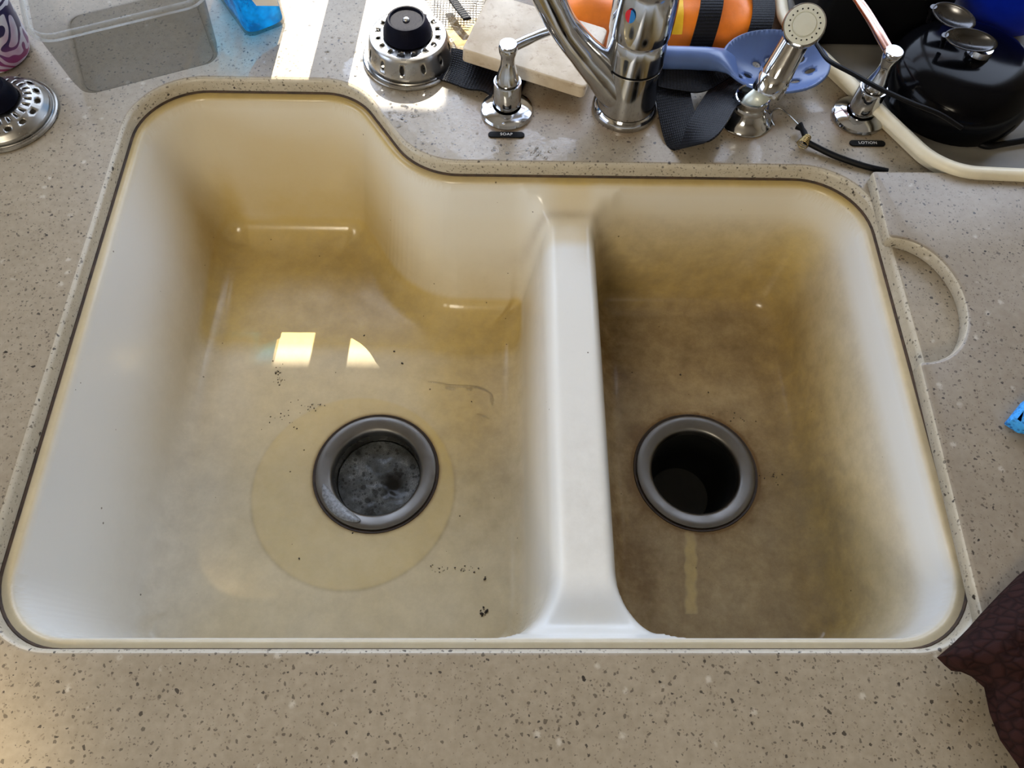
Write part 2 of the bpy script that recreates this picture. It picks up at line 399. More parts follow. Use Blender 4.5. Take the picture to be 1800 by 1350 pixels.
def tube(path, rad, n=12, cap=True):
    P = [Vector(p) for p in path]; m = len(P)
    R = rad if hasattr(rad, '__len__') else [rad] * m
    v = []; f = []; up = None
    for i, p in enumerate(P):
        t = (P[min(i + 1, m - 1)] - P[max(i - 1, 0)]).normalized()
        if up is None: up = Vector((0, 0, 1)) if abs(t.z) < .9 else Vector((1, 0, 0))
        a = (up - t * up.dot(t)).normalized(); up = a; b = t.cross(a)
        for k in range(n):
            an = 2 * PI * k / n; v.append(p + (a * math.cos(an) + b * math.sin(an)) * R[i])
    for i in range(m - 1):
        for k in range(n):
            j = (k + 1) % n; f.append((i * n + k, i * n + j, (i + 1) * n + j, (i + 1) * n + k))
    if cap: f.append(tuple(reversed(range(n)))); f.append(tuple((m - 1) * n + k for k in range(n)))
    return v, f
def box(x0, x1, y0, y1, z0, z1):
    v = [(x, y, z) for z in (z0, z1) for y in (y0, y1) for x in (x0, x1)]
    return v, [(0, 2, 3, 1), (4, 5, 7, 6), (0, 1, 5, 4), (2, 6, 7, 3), (0, 4, 6, 2), (1, 3, 7, 5)]
def fillet_poly(pts, rads, n=12):
    """closed counter-clockwise polygon with rounded corners"""
    out = []; m = len(pts); P = [Vector((p[0], p[1])) for p in pts]
    for i in range(m):
        p = P[i]; a = (P[i - 1] - p).normalized(); b = (P[(i + 1) % m] - p).normalized()
        ang = math.acos(max(-1, min(1, a.dot(b)))); r = rads[i] if hasattr(rads, '__len__') else rads
        if r < 1e-6: out.append((p.x, p.y)); continue
        t = r / math.tan(ang / 2); c = p + (a + b).normalized() * (r / math.sin(ang / 2))
        s = p + a * t - c; e = p + b * t - c
        a0 = math.atan2(s.y, s.x); a1 = math.atan2(e.y, e.x); d = (a1 - a0 + PI) % (2 * PI) - PI
        for k in range(n + 1):
            th = a0 + d * k / n; out.append((c.x + r * math.cos(th), c.y + r * math.sin(th)))
    return out
def offset(poly, d):
    """move a closed ccw polyline outward by d"""
    P = np.array(poly); a = P - np.roll(P, 1, 0); b = np.roll(P, -1, 0) - P
    na = np.stack([a[:, 1], -a[:, 0]], 1); nb = np.stack([b[:, 1], -b[:, 0]], 1)
    na /= np.linalg.norm(na, axis=1)[:, None] + 1e-12; nb /= np.linalg.norm(nb, axis=1)[:, None] + 1e-12
    s = na + nb; s /= np.linalg.norm(s, axis=1)[:, None] + 1e-12
    k = np.clip(1 / np.maximum((s * na).sum(1), .3), 1, 2.0)
    return [tuple(x) for x in P + s * (d * k)[:, None]]
def cdt(outer, holes=(), extra=()):
    vs = []; es = []
    for loop in (outer,) + tuple(holes):
        b = len(vs); n = len(loop); vs += [Vector((p[0], p[1])) for p in loop]; es += [(b + i, b + (i + 1) % n) for i in range(n)]
    vs += [Vector((p[0], p[1])) for p in extra]
    r = delaunay_2d_cdt(vs, es, [], 1, 1e-7)
    v = [tuple(x) for x in r[0]]; f = [tuple(q) for q in r[2]]
    if holes:
        A = np.array(v); c = np.array([A[list(q)].mean(0) for q in f]); bad = np.zeros(len(f), bool)
        for h in holes: bad |= inside(c, h)
        f = [q for q, b in zip(f, bad) if not b]
    return v, f
def inside(P, poly):
    A = np.array(poly); B = np.roll(A, -1, 0); ins = np.zeros(len(P), bool)
    for a, b in zip(A, B):
        if abs(b[1] - a[1]) > 1e-12:
            c = (a[1] > P[:, 1]) != (b[1] > P[:, 1]); ins ^= c & (P[:, 0] < a[0] + (P[:, 1] - a[1]) / (b[1] - a[1]) * (b[0] - a[0]))
    return ins
def loft(rings, closed=True):
    """rings: list of equal-length closed loops of 3-D points"""
    n = len(rings[0]); v = [p for r in rings for p in r]; f = []
    for k in range(len(rings) - 1):
        for i in range(n):
            j = (i + 1) % n; f.append((k * n + i, k * n + j, (k + 1) * n + j, (k + 1) * n + i))
    return v, f
def prism(poly, z0, z1, bev=0.002, seg=4):
    mb = MB(); rings = [[(x, y, z0) for x, y in offset(poly, -bev * 0.4)], [(x, y, z0 + bev * 0.4) for x, y in poly]]
    for k in range(seg + 1):
        a = PI / 2 * k / seg; rings.append([(x, y, z1 - bev + bev * math.sin(a)) for x, y in offset(poly, -bev * (1 - math.cos(a)))])
    mb.add(*loft(rings))
    for z, ring in ((z0, rings[0]), (z1, rings[-1])):
        v2, f2 = cdt([p[:2] for p in ring]); mb.add([(x, y, z) for x, y in v2], f2)
    bm = bmesh.new(); vs = [bm.verts.new(x) for x in mb.v]
    for q in mb.f:
        try: bm.faces.new([vs[i] for i in q])
        except ValueError: pass
    bmesh.ops.remove_doubles(bm, verts=bm.verts, dist=1e-6)
    out = MB(); bm.verts.index_update(); out.v = [v.co.copy() for v in bm.verts]; out.f = [tuple(v.index for v in f.verts) for f in bm.faces]; bm.free()
    return out
def perforated(profile, holes, nu=64, thick=0.0006, step=0.004):
    """lathe whose skin has elliptical holes: holes = (angle, arc length, half width, half height)"""
    pr = [Vector((r, z)) for r, z in profile]; s = [0.0]
    for a, b in zip(pr, pr[1:]): s.append(s[-1] + (b - a).length)
    R = max(p.x for p in pr); L = 2 * PI * R
    def prof(t):
        for i in range(len(s) - 1):
            if t <= s[i + 1] + 1e-9: 
                k = (t - s[i]) / (s[i + 1] - s[i] + 1e-12); return pr[i].lerp(pr[i + 1], k)
        return pr[-1]
    loops = []; discs = []
    for a, sc, hw, hh in holes:
        u = (a % (2 * PI)) * R; rr = prof(sc).x; hu = hw * R / rr
        loops.append([(u + hu * math.cos(2 * PI * k / 14), sc + hh * math.sin(2 * PI * k / 14)) for k in range(14)]); discs.append((u, sc, hu, hh))
    ex = []
    rows = sorted(set(s + list(np.arange(0, s[-1], step))))
    for t in rows[1:-1]:
        for i in range(1, nu):
            u = L * i / nu
            if all(((u - c[0]) / (c[2] * 1.25)) ** 2 + ((t - c[1]) / (c[3] * 1.25)) ** 2 > 1 for c in discs): ex.append((u, t))
    outer = [(L * i / nu, 0) for i in range(nu)] + [(L, t) for t in rows[:-1]] + [(L * (nu - i) / nu, s[-1]) for i in range(nu)] + [(0, t) for t in reversed(rows[1:])]
    v2, f2 = cdt(outer, loops, ex)
    v = []
    for u, t in v2:
        p = prof(t); a = u / R; v.append((p.x * math.cos(a), p.x * math.sin(a), p.y))
    bm = bmesh.new(); vs = [bm.verts.new(x) for x in v]
    for q in f2:
        try: bm.faces.new([vs[i] for i in q])
        except ValueError: pass
    bmesh.ops.remove_doubles(bm, verts=bm.verts, dist=1e-5)
    mb = MB(); bm.verts.index_update(); mb.v = [x.co.copy() for x in bm.verts]; mb.f = [tuple(x.index for x in f.verts) for f in bm.faces]; bm.free(); return mb
def ribbon(path, side, width, thick=0.0018, sub=8, nw=6, crease=0.0):
    """webbing strip: path of centre points, side = one vector per point across the strip"""
    P = catmull(path, sub); S = catmull(side, sub); m = len(P); v = []; f = []; uv = []
    nrm = []; d = 0; dist = []
    for i in range(m):
        t = (P[min(i + 1, m - 1)] - P[max(i - 1, 0)]).normalized(); s = S[i].normalized(); n = s.cross(t).normalized(); nrm.append(n)
        if i: d += (P[i] - P[i - 1]).length
        dist.append(d)
    for sg in (1, -1):
        for i in range(m):
            for k in range(nw + 1):
                u = k / nw - .5
                v.append(P[i] + S[i].normalized() * (u * width) + nrm[i] * (sg * thick / 2 + crease * math.cos(u * 2 * PI) * 0.5)); uv.append((k / nw, dist[i]))
    W = nw + 1; B = m * W
    for i in range(m - 1):
        for k in range(nw):
            a = i * W + k; f.append((a, a + 1, a + W + 1, a + W)); f.append((B + a, B + a + W, B + a + W + 1, B + a + 1))
    for i in range(m - 1):
        for k in (0, nw):
            a = i * W + k; f.append((a, a + W, B + a + W, B + a))
    for i in (0, m - 1):
        for k in range(nw):
            a = i * W + k; f.append((a, a + 1, B + a + 1, B + a))
    return v, f, uv

def thing(name, label, cat, loc=(0, 0, 0), rotz=0.0, group=None):
    o = bpy.data.objects.new(name, None); col.objects.link(o); o.empty_display_size = 0.02
    o.location = loc; o.rotation_euler = (0, 0, rotz); return tag(o, label, cat, group)
def tag(o, label, cat, group=None):
    o['label'] = label; o['category'] = cat
    if group: o['group'] = group
    return o
def structure(o): o['kind'] = 'structure'; return o
def stuff(o): o['kind'] = 'stuff'; return o
def plain(name, boxes, mat, parent=None, loc=None):
    mb = MB()
    for b in boxes: mb.add(*box(*b))
    return mb.obj(name, mat, parent, loc, smooth=False)

# ------------------------------------------------------------------ room shell (mostly outside the frame, it carries the light)
X0, X1, Y0, Y1, Z0, Z1 = -1.2, 1.6, -1.9, 0.95, -0.91, 1.15
structure(plain('floor', [(X0, X1, Y0, Y1, Z0 - .03, Z0)], M['floor']))
structure(plain('ceiling', [(X0, X1, Y0, Y1, Z1, Z1 + .03)], M['ceiling']))
LY0, LY1, LZ0, LZ1 = -0.38, 0.58, 0.06, 0.54
structure(plain('wall_left', [(X0 - .05, X0, Y0, LY0, Z0, Z1), (X0 - .05, X0, LY1, Y1, Z0, Z1), (X0 - .05, X0, LY0, LY1, Z0, LZ0), (X0 - .05, X0, LY0, LY1, LZ1, Z1)], M['wall']))
structure(plain('window_2', [(X0 - .045, X0, LY0, LY0 + .02, LZ0 + .02, LZ1 - .02), (X0 - .045, X0, LY1 - .02, LY1, LZ0 + .02, LZ1 - .02), (X0 - .045, X0, LY0, LY1, LZ0, LZ0 + .02), (X0 - .045, X0, LY0, LY1, LZ1 - .02, LZ1)], M['frame']))
structure(plain('wall_right', [(X1, X1 + .05, Y0, Y1, Z0, Z1)], M['wall']))
structure(plain('wall_front', [(X0, X1, Y0 - .05, Y0, Z0, Z1)], M['wall']))
WX0, WX1, WZ0, WZ1 = -0.75, 1.05, 0.10, 0.88
structure(plain('wall_back', [(X0, WX0, Y1, Y1 + .06, Z0, Z1), (WX1, X1, Y1, Y1 + .06, Z0, Z1), (WX0, WX1, Y1, Y1 + .06, Z0, WZ0), (WX0, WX1, Y1, Y1 + .06, WZ1, Z1)], M['wall']))
MX = -0.130                                     # window post whose shadow falls across the counter
structure(plain('window_1', [(WX0, WX0 + .03, Y1, Y1 + .05, WZ0 + .02, WZ1 - .03), (WX1 - .03, WX1, Y1, Y1 + .05, WZ0 + .02, WZ1 - .03), (MX - .017, MX + .017, Y1, Y1 + .05, WZ0 + .02, WZ1 - .03),
      (0.42, 0.45, Y1, Y1 + .05, WZ0 + .02, WZ1 - .03), (WX0, WX1, Y1, Y1 + .05, WZ0, WZ0 + .02), (WX0, WX1, Y1, Y1 + .05, WZ1 - .03, WZ1)], M['frame']))
# unseen boards added outside to cut the sun down to strips on the counter
structure(plain('sun_blocker_1', [(-3.0, 4.0, 6.0, 6.006, 5.478, 6.06), (-3.0, 0.045, 6.0, 6.006, 5.20, 5.445), (-3.0, 0.098, 6.0, 6.006, 5.445, 5.478), (0.275, 4.0, 6.0, 6.006, 5.40, 5.478), (0.30, 4.0, 6.0, 6.006, 5.20, 5.40),
      (-3.05, -2.95, 6.0, 6.1, Z0, 6.1), (3.95, 4.05, 6.0, 6.1, Z0, 6.1)], M['wood']))
structure(plain('ground', [(-12, 12, 1.02, 30, Z0 - .05, Z0), (-12, -1.26, -12, 1.02, Z0 - .05, Z0)], M['asphalt']))
lamp = thing('ceiling_lamp', 'round warm ceiling lamp in the room behind the camera', 'lamp', (-0.45, -1.20, Z1))
MB().add(*lathe([(0.30, 0), (0.30, -0.02), (0.27, -0.028), (0.24, -0.02)], 40)).obj('lamp_rim', M['frame'], lamp)

# ------------------------------------------------------------------ countertop with the sink opening
T = 0.014
HP = [(-0.3258, 0.0635), (0.3193, 0.0635), (0.3193, 0.4590), (-0.0690, 0.4590), (-0.1320, 0.5555), (-0.3258, 0.5555)]
HR = [0.052, 0.055, 0.060, 0.066, 0.056, 0.060]
hole = fillet_poly(HP, HR, 14)
rect = [(-1.0, -0.07), (1.1, -0.07), (1.1, 0.949), (-1.0, 0.949)]
R_E = 0.0042
mb = MB()
top_in = offset(hole, R_E)
v2, f2 = cdt(rect, [top_in]); mb.add([(x, y, 0) for x, y in v2], f2)
rings = []
for k in range(6):
    a = PI / 2 * k / 5; rings.append([(x, y, -R_E + R_E * math.cos(a)) for x, y in offset(hole, R_E * (1 - math.sin(a)))])
rings.append([(x, y, -T) for x, y in hole]); rings.append([(x, y, -T) for x, y in offset(hole, 0.02)])
mb.add(*loft(rings))
mb.add([(-1.0, -.07, 0), (1.1, -.07, 0), (1.1, -.07, -.04), (-1.0, -.07, -.04), (-1.0, -.05, -.04), (1.1, -.05, -.04)], [(0, 1, 2, 3), (3, 2, 5, 4)])
counter = mb.obj('countertop', M['counter'], ang=50)
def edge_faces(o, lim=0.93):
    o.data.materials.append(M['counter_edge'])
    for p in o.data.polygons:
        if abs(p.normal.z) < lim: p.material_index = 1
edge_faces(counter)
tag(counter, 'beige speckled stone-look countertop that the double sink is set into', 'countertop')
cab = thing('sink_cabinet', 'wooden base cabinet under the beige countertop', 'cabinet', (0, 0, Z0))
plain('body', [(-1.0, -0.985, -.05, .945, 0, -Z0 - .041), (1.085, 1.1, -.05, .945, 0, -Z0 - .041), (-.985, 1.085, .93, .945, 0, -Z0 - .041), (-1.0, 1.1, -.05, -.035, .08, .60)], M['wood'], cab)
for i in range(4): plain('door', [(-0.98 + i * .52, -0.48 + i * .52, -.068, -.05, .1, .80)], M['wood'], cab)

# ------------------------------------------------------------------ sink
ZL = -T - 0.0006; ZF = -0.169; ZD = -0.036
def off_poly(pts, rads, d, n=14):
    """the rounded polygon moved inward by d"""
    P = [Vector(p) for p in pts]; m = len(P); q = []; rr = []
    for i in range(m):
        a = (P[i] - P[i - 1]).normalized(); b = (P[(i + 1) % m] - P[i]).normalized()
        na = Vector((-a.y, a.x)); nb = Vector((-b.y, b.x)); s = (na + nb).normalized()
        q.append(P[i] + s * (d / s.dot(na))); cr = a.x * b.y - a.y * b.x
        rr.append(rads[i] - d if cr > 0 else rads[i] + d)
    return fillet_poly(q, rr, n)
lip = off_poly(HP, HR, 0.0085)
lx0, lx1, ly0, ly1, ly2 = -0.3258 + .0085, 0.3193 - .0085, 0.0720, 0.4505, 0.5470
OL = fillet_poly([(lx0, ly0), (0.0465, ly0), (0.0465, ly1), (-0.0742, ly1), (-0.1366, ly2), (lx0, ly2)], [.0435, .050, .034, .0745, .0475, .0515], 14)
OR = fillet_poly([(0.0815, ly0), (lx1, ly0), (lx1, ly1), (0.0815, ly1)], [.050, .0465, .0515, .034], 14)
def sdf(P, poly):
    """signed distance, positive inside, of points P (n,2)"""
    A = np.array(poly); B = np.roll(A, -1, 0); out = np.full(len(P), 1e9); ins = np.zeros(len(P), bool)
    for a, b in zip(A, B):
        e = b - a; L2 = (e * e).sum()
        if L2 < 1e-14: continue
        w = P - a; t = np.clip((w @ e) / L2, 0, 1); dd = w - t[:, None] * e
        out = np.minimum(out, (dd * dd).sum(1))
        c = (a[1] > P[:, 1]) != (b[1] > P[:, 1])
        if abs(e[1]) > 1e-12: ins ^= c & (P[:, 0] < a[0] + (P[:, 1] - a[1]) / e[1] * e[0])
    return np.where(ins, 1, -1) * np.sqrt(out)
def profile(depth, draft, fil, r0=0.0035):
    """points (distance in from the lip, z) of a wall of a cavity reaching down to depth"""
    pts = [(-r0, ZL)]
    for k in range(1, 6):
        a = PI / 2 * k / 5 * 0.93; pts.append((-r0 + r0 * math.sin(a) , ZL - r0 * (1 - math.cos(a))))
    d0, z0 = pts[-1]
    h = z0 - depth; zt = depth + fil * (1 - math.sin(draft)); dt = d0 + (z0 - zt) * math.tan(draft)
    pts.append((dt, zt))
    for k in range(1, 11):
        a = draft + (PI / 2 - draft) * k / 10
        pts.append((dt + fil * (math.cos(draft) - math.cos(a)), depth + fil * (1 - math.sin(a))))
    pts.append((1.0, depth)); return np.array(pts)
def fz(d, pr): return np.interp(d, pr[:, 0], pr[:, 1])
STEP = 0.00125
xs = np.arange(lx0 - .018, lx1 + .018, STEP); ys = np.arange(ly0 - .018, ly2 + .018, STEP)
NX, NY = len(xs), len(ys)
GX, GY = np.meshgrid(xs, ys); P = np.stack([GX.ravel(), GY.ravel()], 1)
dO = sdf(P, lip); dL = sdf(P, OL); dR = sdf(P, OR)
# snap grid points close to the lip line onto it, so that the rim is a clean curve
g = dO.reshape(NY, NX); gy, gx = np.gradient(g, STEP); gn = np.stack([gx.ravel(), gy.ravel()], 1); gn /= np.linalg.norm(gn, axis=1)[:, None] + 1e-9
for lev in (0.0, -0.0035):
    near = np.abs(dO - lev) < STEP * 0.5
    P[near] -= gn[near] * (dO[near] - lev)[:, None]
dO = sdf(P, lip); dL = sdf(P, OL); dR = sdf(P, OR)
dr = math.radians(9.0)
prU = profile(ZD, math.radians(20), 0.010); prU2 = profile(ZD, math.radians(22), 0.034)
prB = profile(ZF, dr, 0.024)
prR = profile(ZF, math.radians(8.5), 0.022)
def ny_of(d):
    a, b = np.gradient(d.reshape(NY, NX), STEP); return (a / (np.hypot(a, b) + 1e-9)).ravel()
def eff(d, amt_front, amt_back):                                       # steeper front wall, more sloping back wall
    n = ny_of(d); return d * (1 + amt_front * np.clip(n, 0, 1) ** 3 - amt_back * np.clip(-n, 0, 1) ** 2)
zL = fz(eff(dL, 1.1, .28), prB); dR = eff(dR, 1.1, .0)
zU = np.where(P[:, 1] > .25, fz(dO, prU2), fz(dO, prU)); zR = fz(dR, prR)
Z = np.minimum(np.minimum(zU, zL), zR)
DR = [(-0.1110, 0.2410), (0.1869, 0.2435)]
for cx, cy in DR:                                                      # slight fall of the floor towards the drains
    r = np.hypot(P[:, 0] - cx, P[:, 1] - cy); Z = Z - np.where(Z < ZF + .02, 0.0018 * np.clip(1 - (r - .055) / .05, 0, 1), 0)
V = np.stack([P[:, 0], P[:, 1], Z], 1).reshape(NY, NX, 3)
# round the shoulders of the divider
near = (np.abs(V[..., 2] - ZD) < 0.016) & (V[..., 0] > -0.05) & (V[..., 0] < 0.20) & (dO.reshape(NY, NX) > 0.0045)
w = near.astype(float)[..., None] * 0.5
for _ in range(26):
    avg = (np.roll(V, 1, 0) + np.roll(V, -1, 0) + np.roll(V, 1, 1) + np.roll(V, -1, 1)) / 4
    V = V * (1 - w) + avg * w
V[..., 2] += 0.0
Vf = V.reshape(-1, 3)
keepv = (dO > -0.0165)
for cx, cy in DR: keepv &= np.hypot(Vf[:, 0] - cx, Vf[:, 1] - cy) > 0.047
idx = np.arange(NX * NY).reshape(NY, NX)
quads = np.stack([idx[:-1, :-1], idx[:-1, 1:], idx[1:, 1:], idx[1:, :-1]], -1).reshape(-1, 4)
quads = quads[keepv[quads].all(1)]
used = np.zeros(NX * NY, bool); used[quads.ravel()] = True
remap = np.cumsum(used) - 1
me = bpy.data.meshes.new('basin'); vv = Vf[used]; qq = remap[quads]
me.vertices.add(len(vv)); me.vertices.foreach_set('co', vv.ravel().astype(np.float32))
me.loops.add(qq.size); me.loops.foreach_set('vertex_index', qq.ravel().astype(np.int32))
me.polygons.add(len(qq)); me.polygons.foreach_set('loop_start', np.arange(0, qq.size, 4, dtype=np.int32))
me.polygons.foreach_set('use_smooth', np.ones(len(qq), bool)); me.update(calc_edges=True); me.validate()
# stains: R yellowing, G brown scum, B grey scuffs
x, y, z = vv.T
def sst(v, a, b): t = np.clip((v - a) / (b - a), 0, 1); return t * t * (3 - 2 * t)
def blob(cx, cy, rx, ry, p=1.0): return np.exp(-(((x - cx) / rx) ** 2 + ((y - cy) / ry) ** 2) ** p)
low = 1 - sst(z, ZF + .010, ZF + .115)                                 # scum climbs the lower walls
floor_ = 1 - sst(z, ZF + .004, ZF + .022)
leftb = 1 - sst(x, 0.030, 0.060); rightb = sst(x, 0.074, 0.090)
deep = 1 - sst(z, ZD - .028, ZD - .006)
yel = np.zeros_like(x); bro = np.zeros_like(x); gry = np.zeros_like(x)
backw = sst(y, 0.40, 0.50)
yel += leftb * (0.16 * low + 0.20 * floor_ + (.10 * low + .12 * deep) * sst(x, -.29, -.22) + 0.50 * backw * (1 - sst(z, -.05, -.012) * .25) + 0.90 * floor_ * sst(y, .355, .40) + 0.30 * blob(-.03, .33, .05, .12) * low)
yel *= 1 - 0.25 * leftb * (1 - sst(x, -.31, -.27))
bro += leftb * (0.16 * floor_ * sst(y, .365, .392) * blob(-.17, .43, .11, .075, 2) + 0.30 * low * blob(-.005, .29, .045, .12) + 0.03 * floor_ + 0.04 * low + 0.10 * blob(-.12, .45, .05, .05) * low)
# clean disc round the left drain
rd = np.hypot(x + 0.1300, y - 0.2245); disc = 1 - sst(rd, 0.0905, 0.0935)
ring_d = np.exp(-((rd - 0.0925) / 0.0016) ** 2) * sst(0.27 - y, -.06, .08)
yel = np.where(floor_ > .5, yel + .16 * disc * leftb, yel); bro = np.where(floor_ > .5, bro * (1 - .5 * disc) + .03 * disc * leftb + .20 * ring_d * leftb, bro)
yel += leftb * .40 * sst(-x, .258, .280) * low * sst(y, .13, .38) * (1 - .6 * floor_); bro += leftb * .16 * sst(-x, .262, .282) * low * sst(y, .22, .40)
gry += leftb * floor_ * (0.12 + .20 * (1 - disc)) + 0.15 * leftb * low
# right bowl, brown
yel += rightb * (0.34 * (1 - sst(z, -.09, -.02)) + 0.34 * low + 0.35 * sst(y, .40, .44))
bro += rightb * (0.36 * low + 0.20 * floor_ + 0.10 * deep + .22 * blob(.10, .16, .05, .08) * low + .25 * blob(.10, .36, .035, .06) * low)
bro *= np.where(rightb > .5, 1 - 0.60 * sst(x, .268, .300) * (0.35 + .65 * sst(z, ZF + .002, ZF + .05)), 1.0)
yel += rightb * .26 * deep * sst(x, .24, .29); gry += rightb * (0.55 * deep + 0.5 * blob(.305, .2, .03, .2) * low)
streak = rightb * floor_ * (1 - sst(np.abs(x - (0.1715 + (y - .145) * .11) + .0007 * np.sin(y * 420)), .0034 + .0010 * np.sin(y * 130), .0062)) * sst(y, .1125, .1140) * (1 - sst(y, .20, .205))
yel = yel + .22 * streak; bro = bro * (1 - .52 * streak)
dv = (1 - leftb) * (1 - rightb)
gry += dv * .35 * blob(.065, .17, .03, .08); yel += dv * (.55 * sst(y, .395, .41) + .16 * blob(.065, .09, .05, .012)); bro += .30 * np.exp(-((y - .432) / .004) ** 2) * np.exp(-((x - .06) / .045) ** 2)
for cx, cy in DR:
    r = np.hypot(x - cx, y - cy); bro += 0.75 * np.exp(-((r - .0575) / .0022) ** 2) + .16 * np.exp(-((r - .058) / .012) ** 2) * (1 - .6 * (cx < 0))
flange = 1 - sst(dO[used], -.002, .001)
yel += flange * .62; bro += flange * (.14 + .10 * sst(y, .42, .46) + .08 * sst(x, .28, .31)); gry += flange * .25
ca = me.color_attributes.new('stain', 'FLOAT_COLOR', 'POINT')
ca.data.foreach_set('color', np.clip(np.stack([yel, bro, gry, np.ones_like(x)], 1), 0, 1).astype(np.float32).ravel())
me.materials.append(M['sink'])
sink = thing('kitchen_sink', 'off-white double bowl undermount sink with brown stained bowls', 'sink', (0, 0, ZF - 0.09))
bo = bpy.data.objects.new('basin', me); col.objects.link(bo); bo.parent = sink; bo.location = (0, 0, -(ZF - 0.09))
def sub(o): o.location = Vector(o.location) + Vector((0, 0, -(ZF - 0.09))); return o
cr = [[(px, py, ZL + .0012) for px, py in offset(hole, 0.0012)], [(px, py, ZL + .0016) for px, py in offset(hole, -0.0006)], [(px, py, ZL + .0003) for px, py in offset(hole, -0.0018)]]
sub(MB().add(*loft(cr)).obj('caulk_line', M['caulk'], sink))['label'] = 'dark dirty caulk line under the counter edge'
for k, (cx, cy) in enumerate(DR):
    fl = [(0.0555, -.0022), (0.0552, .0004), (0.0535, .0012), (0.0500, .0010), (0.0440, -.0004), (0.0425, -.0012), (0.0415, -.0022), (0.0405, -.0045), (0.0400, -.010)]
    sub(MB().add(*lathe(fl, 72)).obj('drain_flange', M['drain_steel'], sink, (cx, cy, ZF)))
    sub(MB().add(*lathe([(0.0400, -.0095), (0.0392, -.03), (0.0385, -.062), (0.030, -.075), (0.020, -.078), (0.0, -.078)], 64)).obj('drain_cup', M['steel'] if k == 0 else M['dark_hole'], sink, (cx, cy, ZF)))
    sub(MB().add(*lathe([(0.0478, -.0020), (0.0556, -.0016), (0.0578, -.0008), (0.0588, -.0026)], 72)).obj('gasket', M['gasket'], sink, (cx, cy, ZF)))
# foamy water standing in the left drain
rows = []; fv = [(0, 0, 0)]; ff = []
for r in range(1, 21):
    for i in range(72):
        a = 2 * PI * i / 72; rr = .0388 * r / 20; p = (rr * math.cos(a), rr * math.sin(a))
        hz = 0.0010 * noise.noise(Vector((p[0] * 160, p[1] * 160, 3))) - 0.004 * math.exp(-((p[0] - .017) ** 2 + (p[1] + .008) ** 2) / .00009); fv.append((p[0], p[1], hz))
for i in range(72): ff.append((0, 1 + i, 1 + (i + 1) % 72))
for r in range(19):
    for i in range(72):
        a = 1 + r * 72 + i; b = 1 + r * 72 + (i + 1) % 72; ff.append((a, a + 72, b + 72, b))
fo = link_mesh('foamy_water', fv, ff, M['foam'], None, (DR[0][0], DR[0][1], ZF - .022))
tag(fo, 'grey soapy water with foam bubbles standing in the left drain', 'water'); stuff(fo)

fp = []; 
for k in range(28):
    a = math.radians(196 + 62 * k / 27); wv = .0035 + .0015 * noise.noise(Vector((k * .5, 1, 0)))
    tp_ = math.sqrt(max(.02, math.sin(PI * (k + .2) / 27.4)))
    fp.append([((.048 + (rr - .048) * tp_) * math.cos(a), (.048 + (rr - .048) * tp_) * math.sin(a), hz) for rr, hz in ((.0425 - .0006, -.0008), (.0440, .0004 + .0004), (.0470, .0016), (.0500, .0022), (.0530 - .4 * (.005 - wv), .0020), (.0545 - .5 * (.005 - wv), .0008))])
v = [Vector(p) + Vector((0, 0, .0225)) for r in fp for p in r]; f = [(k * 6 + i, k * 6 + i + 1, k * 6 + i + 7, k * 6 + i + 6) for k in range(27) for i in range(5)]
link_mesh('foam_patch', v, f, M['foam_light'], fo)
# ------------------------------------------------------------------ slab that covers the right end of the counter opening
def shade(o): return o
A_ = Vector((0.3155, 0.4450)); B_ = Vector((0.3032, 0.0350)); sd = (B_ - A_)
def on(yv): return (A_.x + (yv - A_.y) / sd.y * sd.x)
nt, nb = 0.3745, 0.2620
outl = [(0.80, 0.0350), (0.80, 0.4450), (A_.x, A_.y), (on(nt), nt)]
for k in range(1, 24):                                                 # half-moon finger notch
    a = PI / 2 - PI * k / 24; cx_, cy_ = on((nt + nb) / 2), (nt + nb) / 2
    outl.append((cx_ + 0.0470 * math.cos(a) ** 0.9 if math.cos(a) > 0 else cx_, cy_ + (nt - nb) / 2 * math.sin(a)))
outl += [(on(nb), nb), (B_.x, B_.y)]
outl = fillet_poly(outl, [0, 0, .003, .004] + [0] * 23 + [.004, .002], 5)
sl = prism(outl, 0.0003, 0.0132, 0.0030).obj('sink_cover', M['slab'], ang=50)
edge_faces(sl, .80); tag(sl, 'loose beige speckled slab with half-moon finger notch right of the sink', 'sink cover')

# ------------------------------------------------------------------ faucet
fb = at(1097, 193)
fa = thing('faucet', 'chrome single-lever faucet with red and blue dot behind the divider', 'faucet', fb)
MB().add(*lathe([(0.0, 0), (0.0285, 0), (0.0292, .003), (0.0288, .0065), (0.0270, .0088), (0.0262, .0098)], 64)).obj('base_ring', M['chrome'], fa)
MB().add(*lathe([(0.0258, .009), (0.0258, .014), (0.0254, .025), (0.0250, .040), (0.0248, .0530), (0.0240, .0540)], 64)).obj('body', M['chrome'], fa)
MB().add(*lathe([(0.0236, .0530), (0.0236, .0552), (0.0246, .0556), (0.0244, .070), (0.0238, .0815), (0.0232, .0825)], 64)).obj('sleeve', M['chrome'], fa)
MB().add(*lathe([(0.0228, .0815), (0.0248, .0828), (0.0252, .0845), (0.0256, .095), (0.0254, .108), (0.0244, .122), (0.0215, .134), (0.015, .142), (0.006, .146), (0, .1465)], 64)).obj('cap', M['chrome'], fa)
MB().add(*tube(catmull([(0, .010, .138), (0.004, .035, .160), (0.008, .075, .185), (0.010, .11, .196)], 6), [.011] * 6 + [.0095] * 6 + [.0085] * 7, 16)).obj('lever', M['chrome'], fa)
